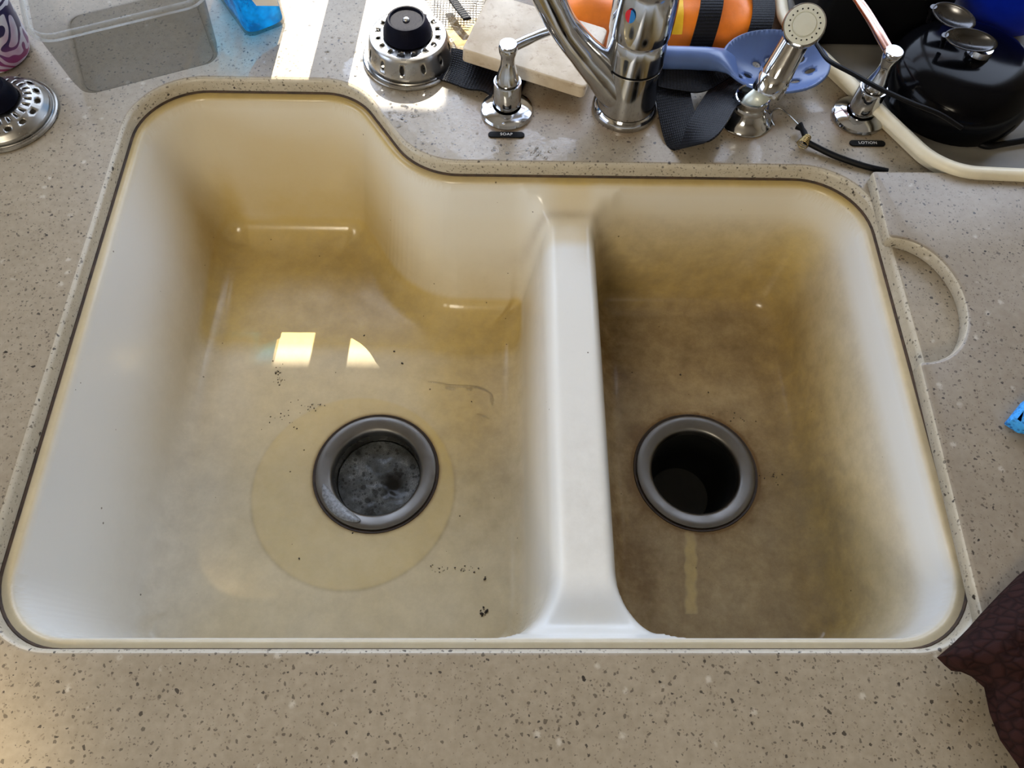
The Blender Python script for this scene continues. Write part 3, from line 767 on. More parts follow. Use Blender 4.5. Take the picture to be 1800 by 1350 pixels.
sp_pts = [Vector((.004, .002, .018)), Vector((-.008, -.002, .026)), at_y(1062, 128, .521) - fb, at_y(1024, 88, .519) - fb, at_y(990, 45, .516) - fb, at_y(967, 0, .513) - fb, at_y(946, -45, .510) - fb, at_y(912, -110, .506) - fb, at_y(870, -175, .50) - fb, at_y(825, -205, .49) - fb]
sp = catmull(sp_pts, 8); m_ = len(sp)
rad = [float(np.interp(i, [0, 8, 16, 24, 32, 40, 200], [.0215, .0205, .0165, .0130, .0117, .0122, .0125])) for i in range(m_)]
MB().add(*tube(sp, rad, 28)).obj('spout', M['chrome'], fa)
MB().add(*tube([sp[-1], sp[-1] + (sp[-1] - sp[-2]).normalized() * .004], [.0128, .0128], 28)).obj('aerator', M['steel'], fa)
MB().add(*lathe([(.0240, .0533), (.0249, .0537), (.0249, .0549), (.0238, .0553)], 64)).obj('seam', M['black_plastic'], fa)
# temperature dot, two halves on the cap facing the sink
dz_ = at_y(1104, 33, fb.y - .0245) - fb
dn = Vector((dz_.x, dz_.y, 0)).normalized(); ds_ = Vector((-dn.y, dn.x, 0))
for nm, sgn, mt in (('hot_mark', -1, 'red'), ('cold_mark', 1, 'blue')):
    c0 = dn * 0.0258 + Vector((0, 0, dz_.z)); pv = [c0 + dn * .0004]; pf = []
    for k in range(13):
        a = PI / 2 - PI * k / 12; u = sgn * math.cos(a) * .0042; h = math.sin(a) * .0056
        pv.append(c0 + ds_ * u + Vector((0, 0, h)) - dn * (u * u / .05) + dn * .0003)
    for k in range(12): pf.append((0, k + 1, k + 2))
    o = link_mesh(nm, pv, pf, M[mt], fa); o['label'] = 'red half of the temperature dot' if mt == 'red' else 'blue half of the temperature dot'

# ------------------------------------------------------------------ pump dispensers, name plates
def dispenser(name, label, loc, noz, tilt_head, mt_noz):
    t = thing(name, label, 'dispenser', loc, group='pump dispensers behind the sink')
    MB().add(*lathe([(0.0, 0), (0.0232, 0), (0.0236, .0018), (0.0226, .0042), (0.0190, .0062), (0.0150, .0072), (0.0128, .0078)], 56)).obj('base_flange', M['chrome'], t)
    MB().add(*lathe([(0.0112, .006), (0.0112, .0105), (0.0121, .0110), (0.0121, .0325), (0.0118, .0335), (0.0104, .0336), (0.0102, .0300)], 48)).obj('collar', M['chrome'], t)
    MB().add(*lathe([(0.0095, .029), (0.0100, .0345), (0.0097, .0375), (0.0080, .0440), (0.0062, .0510), (0.0058, .0560), (0.0062, .0600), (0.0076, .0640), (0.0080, .0670), (0.0078, .0700), (0.0070, .0712), (0.0, .0714)], 40)).obj('pump_head', M['chrome'], t)
    v = Vector(noz) - Vector(loc); st = Vector((0, 0, .0665)) + Vector((v.x, v.y, 0)).normalized() * .006
    end = Vector((v.x, v.y, v.z))
    MB().add(*tube(catmull([st, st.lerp(end, .5) + Vector((0, 0, .0015)), end], 6), [.0042] * 4 + [.0039] * 5 + [.0036] * 4, 16)).obj('nozzle', mt_noz, t)
    return t
sb = at(891, 196); lb = at(1507, 206)
dispenser('soap_dispenser', 'chrome soap pump dispenser left of the faucet, spout behind faucet arm', sb, at(1000, 43, .066), 0, M['chrome'])
dispenser('lotion_dispenser', 'chrome lotion pump dispenser right of the faucet beside the black pot', lb, at(1492, -22, .068), 0, M['nozzle_reflection'])
def plate(word, px, py, label):
    t = thing('name_plate', label, 'name plate', at(px, py, 0))
    w, h = 0.0160, 0.0033
    pl = [(w - h + h * math.cos(a), h * math.sin(a)) for a in np.linspace(-PI / 2, PI / 2, 11)] + [(-w + h + h * math.cos(a), h * math.sin(a)) for a in np.linspace(PI / 2, 3 * PI / 2, 11)]
    prism(pl, 0.0, 0.0014, .0004).obj('plate', M['black_plastic'], t)
    cu = bpy.data.curves.new('lettering', 'FONT'); cu.body = word; cu.size = 0.0042; cu.align_x = 'CENTER'; cu.align_y = 'CENTER'; cu.extrude = 0.00005; cu.space_character = 1.08
    tmp = bpy.data.objects.new('lettering_curve', cu); col.objects.link(tmp)
    me = bpy.data.meshes.new_from_object(tmp.evaluated_get(bpy.context.evaluated_depsgraph_get())); bpy.data.objects.remove(tmp)
    me.materials.clear(); me.materials.append(M['white_print'])
    o = bpy.data.objects.new('lettering', me); col.objects.link(o); o.parent = t; o.location = (0.0, 0.0, .00150)
    o['label'] = 'pale capital letters reading ' + word
    return t
plate('SOAP', 890, 238, 'black rounded plate reading SOAP in front of the left dispenser')
plate('LOTION', 1524, 253, 'black rounded plate reading LOTION in front of the right dispenser')

# ------------------------------------------------------------------ side sprayer and its holder
hb = at(1309, 207)
ho = thing('sprayer_holder', 'chrome flared sprayer holder ring on the counter right of faucet', 'sprayer holder', hb)
MB().add(*lathe([(0.0, 0), (0.0248, 0), (0.0252, .0015), (0.0246, .0030), (0.0215, .0052), (0.0178, .0100), (0.0158, .0140)], 56)).obj('base', M['chrome'], ho)
MB().add(*lathe([(0.0150, .0135), (0.0163, .0140), (0.0163, .0170), (0.0148, .0180), (0.0144, .0195), (0.0150, .0215), (0.0151, .0245), (0.0142, .0252), (0.0132, .0245), (0.0128, .0150), (0.0, .0150)], 56)).obj('collar', M['chrome'], ho)
w0 = at(1347, 163, .040); w1 = at(1404, 62, .080)
sw = thing('side_sprayer', 'chrome hand sprayer with round grey face lifted from its holder', 'sprayer', hb)
ax = (w1 - w0).normalized()
Q = ax.to_track_quat('Z', 'Y').to_matrix().to_4x4(); off0 = w0 - hb
def placed(prof, n, name, mt, org, rot):
    mbx = MB().add(*lathe(prof, n)); mbx.xf(Matrix.Translation(org) @ rot); return mbx.obj(name, mt, sw)
L_ = (w1 - w0).length
placed([(0.0, -.001), (0.0124, -.001), (0.0136, .002), (0.0138, .012), (0.0132, .0135)], 40, 'grip_collar', M['chrome'], off0, Q)
placed([(0.0130, .013), (0.0132, .016), (0.0124, L_ * .5), (0.0114, L_ * .85), (0.0112, L_ + .006), (0.009, L_ + .012), (0, L_ + .013)], 40, 'wand', M['chrome'], off0, Q)
hn = Vector((-0.26, -0.60, 0.76)).normalized(); Hq = hn.to_track_quat('Z', 'Y').to_matrix().to_4x4(); hc = at(1413, 46, .090) - hb
placed([(0.0, -.016), (0.008, -.0155), (0.0125, -.011), (0.0156, -.005), (0.0168, .0), (0.0168, .003), (0.0162, .0046), (0.0151, .0050)], 48, 'spray_head', M['chrome'], hc, Hq)
placed([(0.0154, .0040), (0.0151, .0056), (0.0098, .0060), (0.0090, .0052), (0.0084, .0064), (0.0, .0068)], 48, 'spray_face', M['spray_white'], hc, Hq)
dots = MB()
for k in range(18):
    a = 2 * PI * k / 18; dd = MB().add(*lathe([(0.00068, 0), (0.00058, .0003), (0, .0003)], 8)); dd.xf(Matrix.Translation(hc) @ Hq @ Matrix.Translation((0.0117 * math.cos(a), 0.0117 * math.sin(a), .00590))); dots.add(dd.v, dd.f)
stuff(dots.obj('spray_holes', M['black_plastic'], sw))
nb_ = MB().add(*lathe([(0.0, .0), (.0022, .0005), (.0026, .003), (0.0012, .0048), (0, .005)], 14)); nb_.xf(Matrix.Translation(hc - Hq.to_3x3() @ Vector((0, 0, .002)) + (w0 - w1).normalized() * .0185) @ Hq); nb_.obj('trigger_knob', M['chrome'], sw)
hp = catmull([Vector((-.002, .001, .002)), Vector((.001, .002, .015)), (off0 * .62 + Vector((.002, .001, .015)) * .38) + Vector((0, 0, .003)), off0 + ax * .004], 14)
MB().add(*tube(hp, [.0066 + .0014 * (i % 2) for i in range(len(hp))], 18)).obj('hose', M['hose'], sw)

# ------------------------------------------------------------------ sink strainers (two)
def strainer(name, label, loc, rotz, tilt=None):
    t = thing(name, label, 'strainer', loc, rotz, 'sink strainers')
    prof = [(0.0400, .0045), (0.0388, .0080), (0.0370, .0160), (0.0355, .0225), (0.0342, .0250), (0.0318, .0260), (0.0205, .0262)]
    holes = [(2 * PI * (k + .5) / 12, .0120, .0021, .0046) for k in range(12)] + [(2 * PI * (k + .25) / 16, .0288, .0019, .0019) for k in range(16)]
    o = perforated(prof, holes, 72).obj('basket', M['steel'], t); so = o.modifiers.new('solid', 'SOLIDIFY'); so.thickness = 0.0006
    MB().add(*lathe([(0.0392, .0052), (0.0405, .0036), (0.0425, .0040), (0.0438, .0030), (0.0442, .0016), (0.0436, .0004), (0.0420, .0), (0.0400, .0010), (0.0385, .0030)], 72)).obj('rim', M['steel'], t)
    MB().add(*lathe([(0.0, .0262), (0.0215, .0262), (0.0222, .0272), (0.0216, .0310), (0.0190, .0378), (0.0172, .0412), (0.0166, .0418), (0.0152, .0418), (0.0146, .0411), (0.0142, .0398), (0.0, .0396)], 56)).obj('stopper', M['black_rubber'], t)
    MB().add(*lathe([(0.0032, .0396), (0.0031, .0408), (0.0024, .0418), (0.0012, .0423), (0, .0424)], 20)).obj('rivet', M['steel'], t)
    return t
strainer('sink_strainer', 'steel basket strainer with black rubber stopper upside down behind sink corner', at(722, 101.5), 0.15)
t = thing('sink_strainer', 'low domed steel strainer with black centre cut by the left edge', 'strainer', at(11, 204), 0.35, 'sink strainers')
prof = [(0.0412, .0040), (0.0395, .0075), (0.0360, .0115), (0.0300, .0150), (0.0250, .0165), (0.0185, .0172)]
holes = [(2 * PI * (k + .5) / 16, .0125, .0030, .0019) for k in range(16)] + [(2 * PI * (k + .25) / 24, .0205, .0010, .0022) for k in range(24)]
o = perforated(prof, holes, 72).obj('basket', M['steel'], t); so = o.modifiers.new('solid', 'SOLIDIFY'); so.thickness = 0.0006
MB().add(*lathe([(0.0400, .0052), (0.0418, .0034), (0.0432, .0038), (0.0444, .0030), (0.0449, .0016), (0.0442, .0004), (0.0425, .0), (0.0405, .0010), (0.0392, .0030)], 72)).obj('rim', M['steel'], t)
MB().add(*lathe([(0.0, .0172), (0.0190, .0172), (0.0198, .0182), (0.0194, .0220), (0.0170, .0290), (0.0145, .0312), (0.0, .0316)], 56)).obj('stopper', M['black_rubber'], t)

# ------------------------------------------------------------------ clear container, blue bottle, patterned cup
th = math.radians(22.8); cu_ = Vector((math.cos(th), math.sin(th), 0)); cvv = Vector((-math.sin(th), math.cos(th), 0))
c0 = at(150, 172) ; base_c = c0 + cu_ * .060 + cvv * .058
ct = thing('food_container', 'empty clear plastic food container at the back left corner', 'container', base_c + Vector((0, 0, .0004)), th)
def rr_(hx, hy, r, n=8): return fillet_poly([(-hx, -hy), (hx, -hy), (hx, hy), (-hx, hy)], r, n)
hx0, hy0, hx1, hy1, hh = .0635, .060, .069, .0655, .070
rings = [[(a, b, .0) for a, b in rr_(hx0 - .006, hy0 - .006, .010)]]
for k in range(5):
    a = PI / 2 * k / 4; rings.append([(p, q_, .005 * (1 - math.cos(a))) for p, q_ in rr_(hx0 - .005 + .005 * math.sin(a) - .001, hy0 - .006 + .005 * math.sin(a), .013)])
for k in range(1, 9):
    u = k / 8; rings.append([(p, q_, .005 + (hh - .011) * u) for p, q_ in rr_(hx0 + (hx1 - hx0) * u, hy0 + (hy1 - hy0) * u, .014 + .004 * u)])
mb = MB().add(*loft(rings)); v2, f2 = cdt([p[:2] for p in rings[0]]); mb.add([(a, b, 0) for a, b in v2], f2)
mb.obj('tub', M['clear'], ct, ang=60)
rr2 = [(0.0, hh - .006), (.0045, hh - .005), (.0050, hh - .001), (.0030, hh), (-.0004, hh - .0005)]
MB().add(*loft([[(p, q_, zz) for p, q_ in rr_(hx1 + d, hy1 + d, .018 + d)] for d, zz in rr2])).obj('rim', M['clear_rim'], ct, ang=60)

bth = math.radians(33); bu = Vector((math.cos(bth), math.sin(bth), 0)); bv = Vector((-math.sin(bth), math.cos(bth), 0))
bc = at(437, 72); bw, bd, bh = .042, .088, .17
bt = thing('soap_bottle', 'clear bottle of bright blue liquid behind the food container', 'bottle', bc + bu * bw / 2 + bv * bd / 2 + Vector((0, 0, .0004)), bth)
rings = []
for d, zz in ((-.004, 0), (-.001, .001), (0, .004), (0, .10), (-.001, .125), (-.006, .145), (-.013, .156), (-.0165, .160)): rings.append([(a, b, zz) for a, b in rr_(bw / 2 + d, bd / 2 + d * 1.4, max(.002, .009 + d * .4), 6)])
mb = MB().add(*loft(rings)); v2, f2 = cdt([p[:2] for p in rings[0]]); mb.add([(a, b, 0) for a, b in v2], f2); mb.obj('bottle_shell', M['clear'], bt, ang=50)
rings = [[(a, b, zz) for a, b in rr_(bw / 2 - .002 + d, bd / 2 - .002 + d, .008, 6)] for d, zz in ((-.003, .002), (0, .005), (0, .128))]
mb = MB().add(*loft(rings))
for rg in (rings[0], rings[-1]):
    v2, f2 = cdt([p[:2] for p in rg]); mb.add([(a, b, rg[0][2]) for a, b in v2], f2)
mb.obj('blue_liquid', M['liquid'], bt, ang=50)
MB().add(*lathe([(.0085, .158), (.0085, .172), (.013, .173), (.013, .192), (.011, .194), (0, .194)], 28)).obj('cap', M['white_print'], bt)
pl = [(-bw / 2 + .017, -.0003 - bd / 2, .030), (bw / 2 - .005, -.0003 - bd / 2, .022), (bw / 2 - .004, -.0003 - bd / 2, .075), (-bw / 2 + .012, -.0003 - bd / 2, .070), (-bw / 2 + .012, -.0003 - bd / 2, .044)]
link_mesh('label_sticker', pl, [(0, 1, 2, 3, 4)], M['white_print'], bt, smooth=False)['label'] = 'torn pale paper label'
tn = at(-5, 95)
tp = thing('patterned_cup', 'purple and pink paisley patterned cup at the far left edge', 'cup', tn)
MB().add(*lathe([(0, 0), (.026, 0), (.030, .0025), (.0325, .010), (.0355, .05), (.0385, .095), (.0375, .096), (.0345, .05), (.030, .006), (0, .004)], 56)).obj('cup_body', M['paisley'], tp)

# ------------------------------------------------------------------ cream slab, straps, orange bag
s_tip = at(1030, 154, .0215); s_l = at(812, 86, .031)
ex_ = (s_tip - s_l); wS = ex_.length; ex_.normalize(); ey_ = Vector((0.245, 0.965, 0.03)); ey_ = (ey_ - ex_ * ey_.dot(ex_)).normalized(); ez_ = ex_.cross(ey_)
dS = 0.078
pm = prism(fillet_poly([(0, 0), (wS, 0), (wS, dS), (0, dS)], [.004, .005, .005, .004], 5), -.0135, 0, .0016)
pm.xf(Matrix.Translation(s_l) @ Matrix((ex_, ey_, ez_)).transposed().to_4x4())
tag(pm.obj('cutting_block', M['swatch']), 'small cream slab with brown stains leaning between soap pump and faucet', 'slab')

def strap(name, label, pts, sides, width=0.033, crease=0.0, **kw):
    v, f, uv = ribbon(pts, sides, width, crease=crease, **kw)
    o = link_mesh(name, v, f, M['webbing'], None, None, True, uv); sharp(o, 60)
    return tag(o, label, 'strap') if label else o
strap('webbing_strap', 'black webbing strap tail between the strainer and the soap pump', [at(772, 112, .004), at(800, 118, .006), at(830, 130, .007), at(858, 141, .005), at(885, 152, .003), at(915, 165, .002)],
      [(.35, .9, .1), (.30, .9, .2), (.28, .95, .15), (.28, .9, -.1), (.3, .9, 0), (.3, .9, 0)], 0.036, crease=.0025)
# looped strap: comes down beside the faucet, folds over and runs back up under the ladle
strap('webbing_strap', 'black webbing strap folded in a loop right of the faucet', 
      [at(1172, 112, .016), at(1180, 150, .014), at(1187, 190, .010), at(1196, 228, .008), at(1206, 256, .010), at(1224, 248, .018), at(1242, 218, .020), at(1262, 185, .018), at(1287, 150, .010), at(1312, 124, .006)],
      [(1, .10, .05), (1, .12, .1), (1, .15, .15), (.95, .0, .35), (.60, -.30, .62), (.55, -.45, .55), (.80, -.45, .25), (.82, -.5, .2), (.8, -.5, .1), (.7, -.6, .1)], 0.031)
strap('webbing_strap', 'dark webbing band crossing under the blue ladle handle', [at(1150, 128, .020), at(1190, 135, .021), at(1230, 138, .020), at(1268, 118, .016), at(1300, 96, .014)],
      [(.05, 1, .3), (.0, 1, .35), (-.2, 1, .3), (-.45, .9, .2), (-.5, .85, .2)], 0.026)

bx0, bx1, by0, by1 = 0.035, 0.257, 0.600, 0.86
def bag_z(u, v):
    e = max(0.0, 1 - abs(2 * u - 1) ** 5) * max(0.0, 1 - abs(2 * v - 1) ** 4)
    w_ = noise.noise(Vector((u * 6, v * 5, 1.7))) * .010 + noise.noise(Vector((u * 15, v * 13, 4.1))) * .005
    return 0.0015 + e ** .6 * (0.036 + w_)
bag = thing('orange_bag', 'crumpled orange bag with black straps behind the faucet', 'bag', ((bx0 + bx1) / 2, (by0 + by1) / 2, 0.0))
def bag_mesh(u0, u1, v0, v1, lift, nu=40, nv=40):
    v = []; f = []
    for j in range(nv + 1):
        for i in range(nu + 1):
            u = u0 + (u1 - u0) * i / nu; w_ = v0 + (v1 - v0) * j / nv
            v.append((bx0 + (bx1 - bx0) * u - (bx0 + bx1) / 2, by0 + (by1 - by0) * w_ - (by0 + by1) / 2, bag_z(u, w_) + lift))
    for j in range(nv):
        for i in range(nu): a = j * (nu + 1) + i; f.append((a, a + 1, a + nu + 2, a + nu + 1))
    return v, f
link_mesh('bag_body', *bag_mesh(0, 1, 0, 1, 0), M['orange'], bag)
link_mesh('sunlit_patch', *bag_mesh(.50, .61, .02, .50, .0012, 16, 24), M['yellow'], bag)['label'] = 'yellow sunlit patch painted on the bag'
def bag_strap(x0p, x1p, name='bag_strap'):
    pts = []; sd_ = []
    for k in range(7):
        w_ = (-.025, .02, .10, .26, .46, .70, .96)[k]; u = x0p + (x1p - x0p) * k / 6
        pts.append(Vector((bx0 + (bx1 - bx0) * u - (bx0 + bx1) / 2, by0 + (by1 - by0) * w_ - (by0 + by1) / 2, max(bag_z(min(1, max(0, u + du)), min(1, max(0, w_ + dw))) for du in (-.055, -.03, 0, .03, .055) for dw in (-.03, 0, .03)) * (.25 if k == 0 else 1) + .0026))); sd_.append((1, 0.02, 0))
    v, f, uv = ribbon(pts, sd_, .021, nw=6); o = link_mesh(name, v, f, M['webbing'], bag, None, True, uv); return sharp(o, 60)
bag_strap(.685, .80); bag_strap(.905, 1.05); bag_strap(.02, .10)
# pale mesh pouch and amber wrapper left of the cream slab
mc = at(800, 8, .010); mesh_ = MB()
for k in range(15):
    a = -0.020 + k * .0029
    mesh_.add(*tube([mc + Vector((a, -.012 + abs(a) * .5, 0)), mc + Vector((a, .04, .004))], .0005, 5)); 
for k in range(16):
    b = -.012 + k * .0034; w_ = .010 + (b + .012) * .5
    mesh_.add(*tube([mc + Vector((-w_, b, .0)), mc + Vector((w_ + .004, b, .0008))], .0005, 5))
net = thing('mesh_pouch', 'pale mesh netting with black band at top edge beside cream slab', 'net', mc)
mesh_.v = [x_ - mc for x_ in mesh_.v]; stuff(mesh_.obj('netting', M['white_print'], net, ang=0))
v, f, uv = ribbon([at(790, -10, .012) - mc, at(805, 12, .013) - mc, at(822, 34, .012) - mc], [(1, .3, 0)] * 3, .0075); link_mesh('band', v, f, M['webbing'], net, None, True, uv)
wc = at(812, 55, .006); wv_ = []; wf_ = []
for j in range(13):
    for i in range(13):
        a, b = (i / 12 - .5) * .034, (j / 12 - .5) * .040
        wv_.append((a + .2 * b, b, .004 + .008 * abs(noise.noise(Vector((a * 90, b * 90, 2)))) ))
for j in range(12):
    for i in range(12): a = j * 13 + i; wf_.append((a, a + 1, a + 14, a + 13))
o = link_mesh('crumpled_wrapper', wv_, wf_, M['wrapper'], None, wc - Vector((0, 0, .0065)), smooth=False); tag(o, 'crumpled amber see-through wrapper by the left edge of the cream slab', 'wrapper')

# ------------------------------------------------------------------ blue slotted ladle
lc = at(1366, 103, .030); la = thing('slotted_ladle', 'blue grey slotted ladle with drain holes behind the sprayer', 'ladle', Vector((lc.x, lc.y, 0)))
ra, rb, dp = .0475, .0345, .017
hl = [(-.012, .010), (-.022, -.004), (-.016, -.018), (.0, -.012), (.012, .004), (.020, -.010), (.004, -.024), (-.032, -.010), (.026, .012), (.0, .014), (.033, -.002)]
hloops = [[(cx_ + .0042 * math.cos(2 * PI * k / 12), cy_ + .0031 * math.sin(2 * PI * k / 12)) for k in range(12)] for cx_, cy_ in hl]
outer = [(ra * math.cos(2 * PI * k / 64), rb * math.sin(2 * PI * k / 64)) for k in range(64)]
exq = []
for r in np.linspace(.08, .975, 14):
    for k in range(64):
        p = (ra * r * math.cos(2 * PI * (k + .5) / 64), rb * r * math.sin(2 * PI * (k + .5) / 64))
        if all(((p[0] - c[0]) / .0053) ** 2 + ((p[1] - c[1]) / .0041) ** 2 > 1 for c in hl): exq.append(p)
v2, f2 = cdt(outer, hloops, exq)
lv = [(a, b, .012 + dp * ((a / ra) ** 2 + (b / rb) ** 2) ** 1.15 + .004 * (b / rb) * 1.0) for a, b in v2]
o = MB().add(lv, f2).obj('ladle_bowl', M['ladle'], la); so = o.modifiers.new('solid', 'SOLIDIFY'); so.thickness = .0022; so.offset = 1
rings = []
hz0 = at(1172, 99, .031).y - la.location.y
for xh, wy, wz, zc_ in ((-.034, .0200, .0016, .0215), (-.040, .0180, .0030, .0245), (-.046, .0150, .0052, .0270), (-.054, .0120, .0078, .0285), (-.064, .0104, .0092, .0292), (-.080, .0100, .0096, .0295), (-.100, .0098, .0096, .0298), (-.112, .0094, .0092, .0300), (-.117, .0070, .0068, .0300), (-.119, .0030, .0030, .0300)):
    yc_ = hz0 * min(1, max(0, (-.036 - xh) / .03))
    rings.append([(xh, yc_ + wy * math.cos(2 * PI * k / 24), zc_ + wz * math.sin(2 * PI * k / 24)) for k in range(24)])
v, f = loft(rings); f += [tuple(range(24)), tuple(len(rings) * 24 - 24 + k for k in range(24))]
MB().add(v, f).obj('handle', M['ladle'], la)

# ------------------------------------------------------------------ wire hook with a spring on a black cord
hk = thing('hook_cord', 'thin wire hook with brass spring on black cord beside sprayer holder', 'hook', at(1412, 240))
def rel(px, py, z): return at(px, py, z) - hk.location
MB().add(*tube(catmull([rel(1361, 221, .0035), rel(1355, 208, .004), rel(1358, 196, .006), rel(1370, 191, .0075), rel(1384, 200, .0075), rel(1410, 226, .007)], 8), .0007, 8)).obj('wire_hook', M['wire'], hk)
MB().add(*tube([rel(1404, 221, .007), rel(1410, 227, .007), rel(1413, 232, .0065), rel(1417, 243, .006)], [.0040, .0022, .0026, .0026], 12)).obj('sleeve', M['black_plastic'], hk)
cx0, cx1 = rel(1420, 240, .006), rel(1409, 256, .0055); spv = []
axs = (cx1 - cx0).normalized(); e1 = axs.cross(Vector((0, 0, 1))).normalized(); e2 = axs.cross(e1)
for k in range(6 * 16 + 1):
    t_ = k / (6 * 16); a = 2 * PI * 6 * t_; r_ = .0032 + .0026 * t_; spv.append(cx0.lerp(cx1, t_) + (e1 * math.cos(a) + e2 * math.sin(a)) * r_ * .85 + Vector((0, 0, .0006)))
MB().add(*tube(spv, .00048, 6)).obj('spring', M['brass'], hk, ang=0)
MB().add(*tube(catmull([rel(1414, 247, .006), rel(1430, 256, .005), rel(1470, 275, .0035), rel(1520, 292, .0028), rel(1560, 301, .0028)], 8), .0026, 10)).obj('cord', M['black_plastic'], hk)

# ------------------------------------------------------------------ dish tray and the dark pots on it
tpoly = fillet_poly([(.3700, .4370), (.86, .415), (.86, .90), (.285, .90), (.2640, .6260)], [.060, .03, .03, .03, .05], 12)
def tray_ring(d, z): return [(a, b, z) for a, b in offset(tpoly, d)]
ty = thing('dish_tray', 'grey dish drying tray with thick cream rim at back right', 'tray', (.55, .65, 0))
tl = Vector((.55, .65, 0))
def shift(v): return [Vector(p) - tl for p in v]
prof_r = []
for k in range(13):
    a = PI * k / 12; prof_r.append((-.0065 * math.cos(a) * -1 - .0065, .0135 + .0055 * math.sin(a)))
rim_r = [tray_ring(.0, .0135), tray_ring(.001, .0165), tray_ring(-.001, .0195), tray_ring(-.005, .0208), tray_ring(-.0095, .0195), tray_ring(-.0115, .016), tray_ring(-.0115, .012)]
v, f = loft([tray_ring(-.002, .0132)] + rim_r); MB().add(shift(v), f).obj('rim', M['cream'], ty, ang=60)
v, f = loft([tray_ring(-.0110, .0135), tray_ring(-.0135, .006), tray_ring(-.018, .0035)]); mb = MB().add(shift(v), f)
v2, f2 = cdt([p[:2] for p in tray_ring(-.018, 0)]); mb.add(shift([(a, b, .0035) for a, b in v2]), f2); mb.obj('tray_floor', M['grey_tray'], ty, ang=60)
v, f = loft([tray_ring(-.006, .0136), tray_ring(-.010, .001), tray_ring(-.02, .0006)]); MB().add(shift(v), f).obj('skirt', M['cream'], ty)
# black pot standing upside down
pc = Vector((.4100, .5410, .0040))
pt = thing('black_pot', 'black glossy rounded pot standing in the dish tray', 'pot', pc)
MB().add(*lathe([(.056, .0), (.0615, .002), (.0635, .010), (.0640, .022), (.062, .032), (.056, .040), (.046, .045), (.030, .047), (.018, .0475), (.010, .048), (0, .048)], 56)).obj('pot_body', M['black_gloss'], pt)
MB().add(*tube(catmull([(.054, -.012, .030), (.085, -.010, .036), (.115, -.004, .036), (.15, .004, .030)], 8), .010, 14)).obj('handle', M['black_gloss'], pt)
MB().add(*lathe([(.0085, .046), (.0105, .050), (.0095, .055), (0, .056)], 24)).obj('knob', M['chrome'], pt)
gm = at(1500, 60, .004)
mg = thing('black_jar', 'matte black square jar behind the lotion pump', 'jar', Vector((.352, .650, .0040)))
prism(rr_(.062, .042, .012, 6), 0, .055, .006).obj('jar_body', M['black_plastic'], mg)
prism(rr_(.056, .036, .010, 6), .055, .066, .004).obj('lid', M['black_gloss'], mg)
bb = thing('blue_bowl', 'deep blue plastic bowl above the black pot at the top right', 'bowl', Vector((.482, .652, .0040)))
MB().add(*lathe([(0, 0), (.030, 0), (.034, .003), (.050, .020), (.064, .050), (.070, .088), (.0715, .090), (.068, .088), (.062, .052), (.048, .024), (.030, .007), (0, .006)], 56)).obj('bowl_body', M['blue_bowl'], bb)
def spoon(name, label, c, axis, nrm, a_, b_, hdir, hlen):
    t = thing(name, label, 'spoon', c, group='steel spoons by the black pot')
    X = Vector(axis).normalized(); N = Vector(nrm).normalized(); N = (N - X * N.dot(X)).normalized(); Y = N.cross(X)
    v = [Vector((0, 0, 0)) - N * .006]; f = []
    for r in range(1, 9):
        for k in range(36):
            th_ = 2 * PI * k / 36; q_ = r / 8; v.append(X * (a_ * q_ * math.cos(th_)) + Y * (b_ * q_ * math.sin(th_)) - N * (.006 * (1 - q_ * q_)))
    for k in range(36): f.append((0, 1 + k, 1 + (k + 1) % 36))
    for r in range(7):
        for k in range(36):
            p, q2 = 1 + r * 36 + k, 1 + r * 36 + (k + 1) % 36; f.append((p, p + 36, q2 + 36, q2))
    o = link_mesh('spoon_bowl', v, f, M['dark_steel'], t); so = o.modifiers.new('solid', 'SOLIDIFY'); so.thickness = .0009
    s = -X * a_ * .97; MB().add(*tube(catmull([s, s + Vector(hdir) * hlen * .5, s + Vector(hdir) * hlen], 5), [.0028] * 4 + [.0022] * 7, 10)).obj('handle', M['dark_steel'], t)
spoon('steel_spoon', 'oval steel spoon bowl, the upper of two by the blue bowl', at(1677, 28, .066), (.75, -.50, -.05), (-.3, -.25, .9), .0192, .0104, (.25, .1, -1.0), .016)
spoon('steel_spoon', 'oval steel spoon bowl, the lower of two above the black pot', at(1707, 70, .066), (.96, -.20, -.05), (-.2, -.35, .9), .0225, .0100, (.35, .1, -1.0), .013)
o = MB().add(*tube(catmull([at(1428, 66, .045), at(1440, 84, .052), at(1458, 107, .057), at(1500, 130, .060), at(1545, 155, .062), at(1600, 180, .062), at(1650, 200, .058), at(1690, 225, .048)], 8), .0019, 10)).obj('black_cable', M['black_plastic'])
tag(o, 'thin black cable running from the sprayer across the lotion pump', 'cable')
o = MB().add(*tube(catmull([at(1672, 216, .010), at(1690, 232, .008), at(1712, 247, .0075), at(1735, 257, .0070), at(1765, 253, .0070), at(1810, 245, .0075)], 6), .0028, 10)).obj('rack_wire', M['black_plastic'])
tag(o, 'bent black wire lying on the grey tray by the right edge', 'wire')

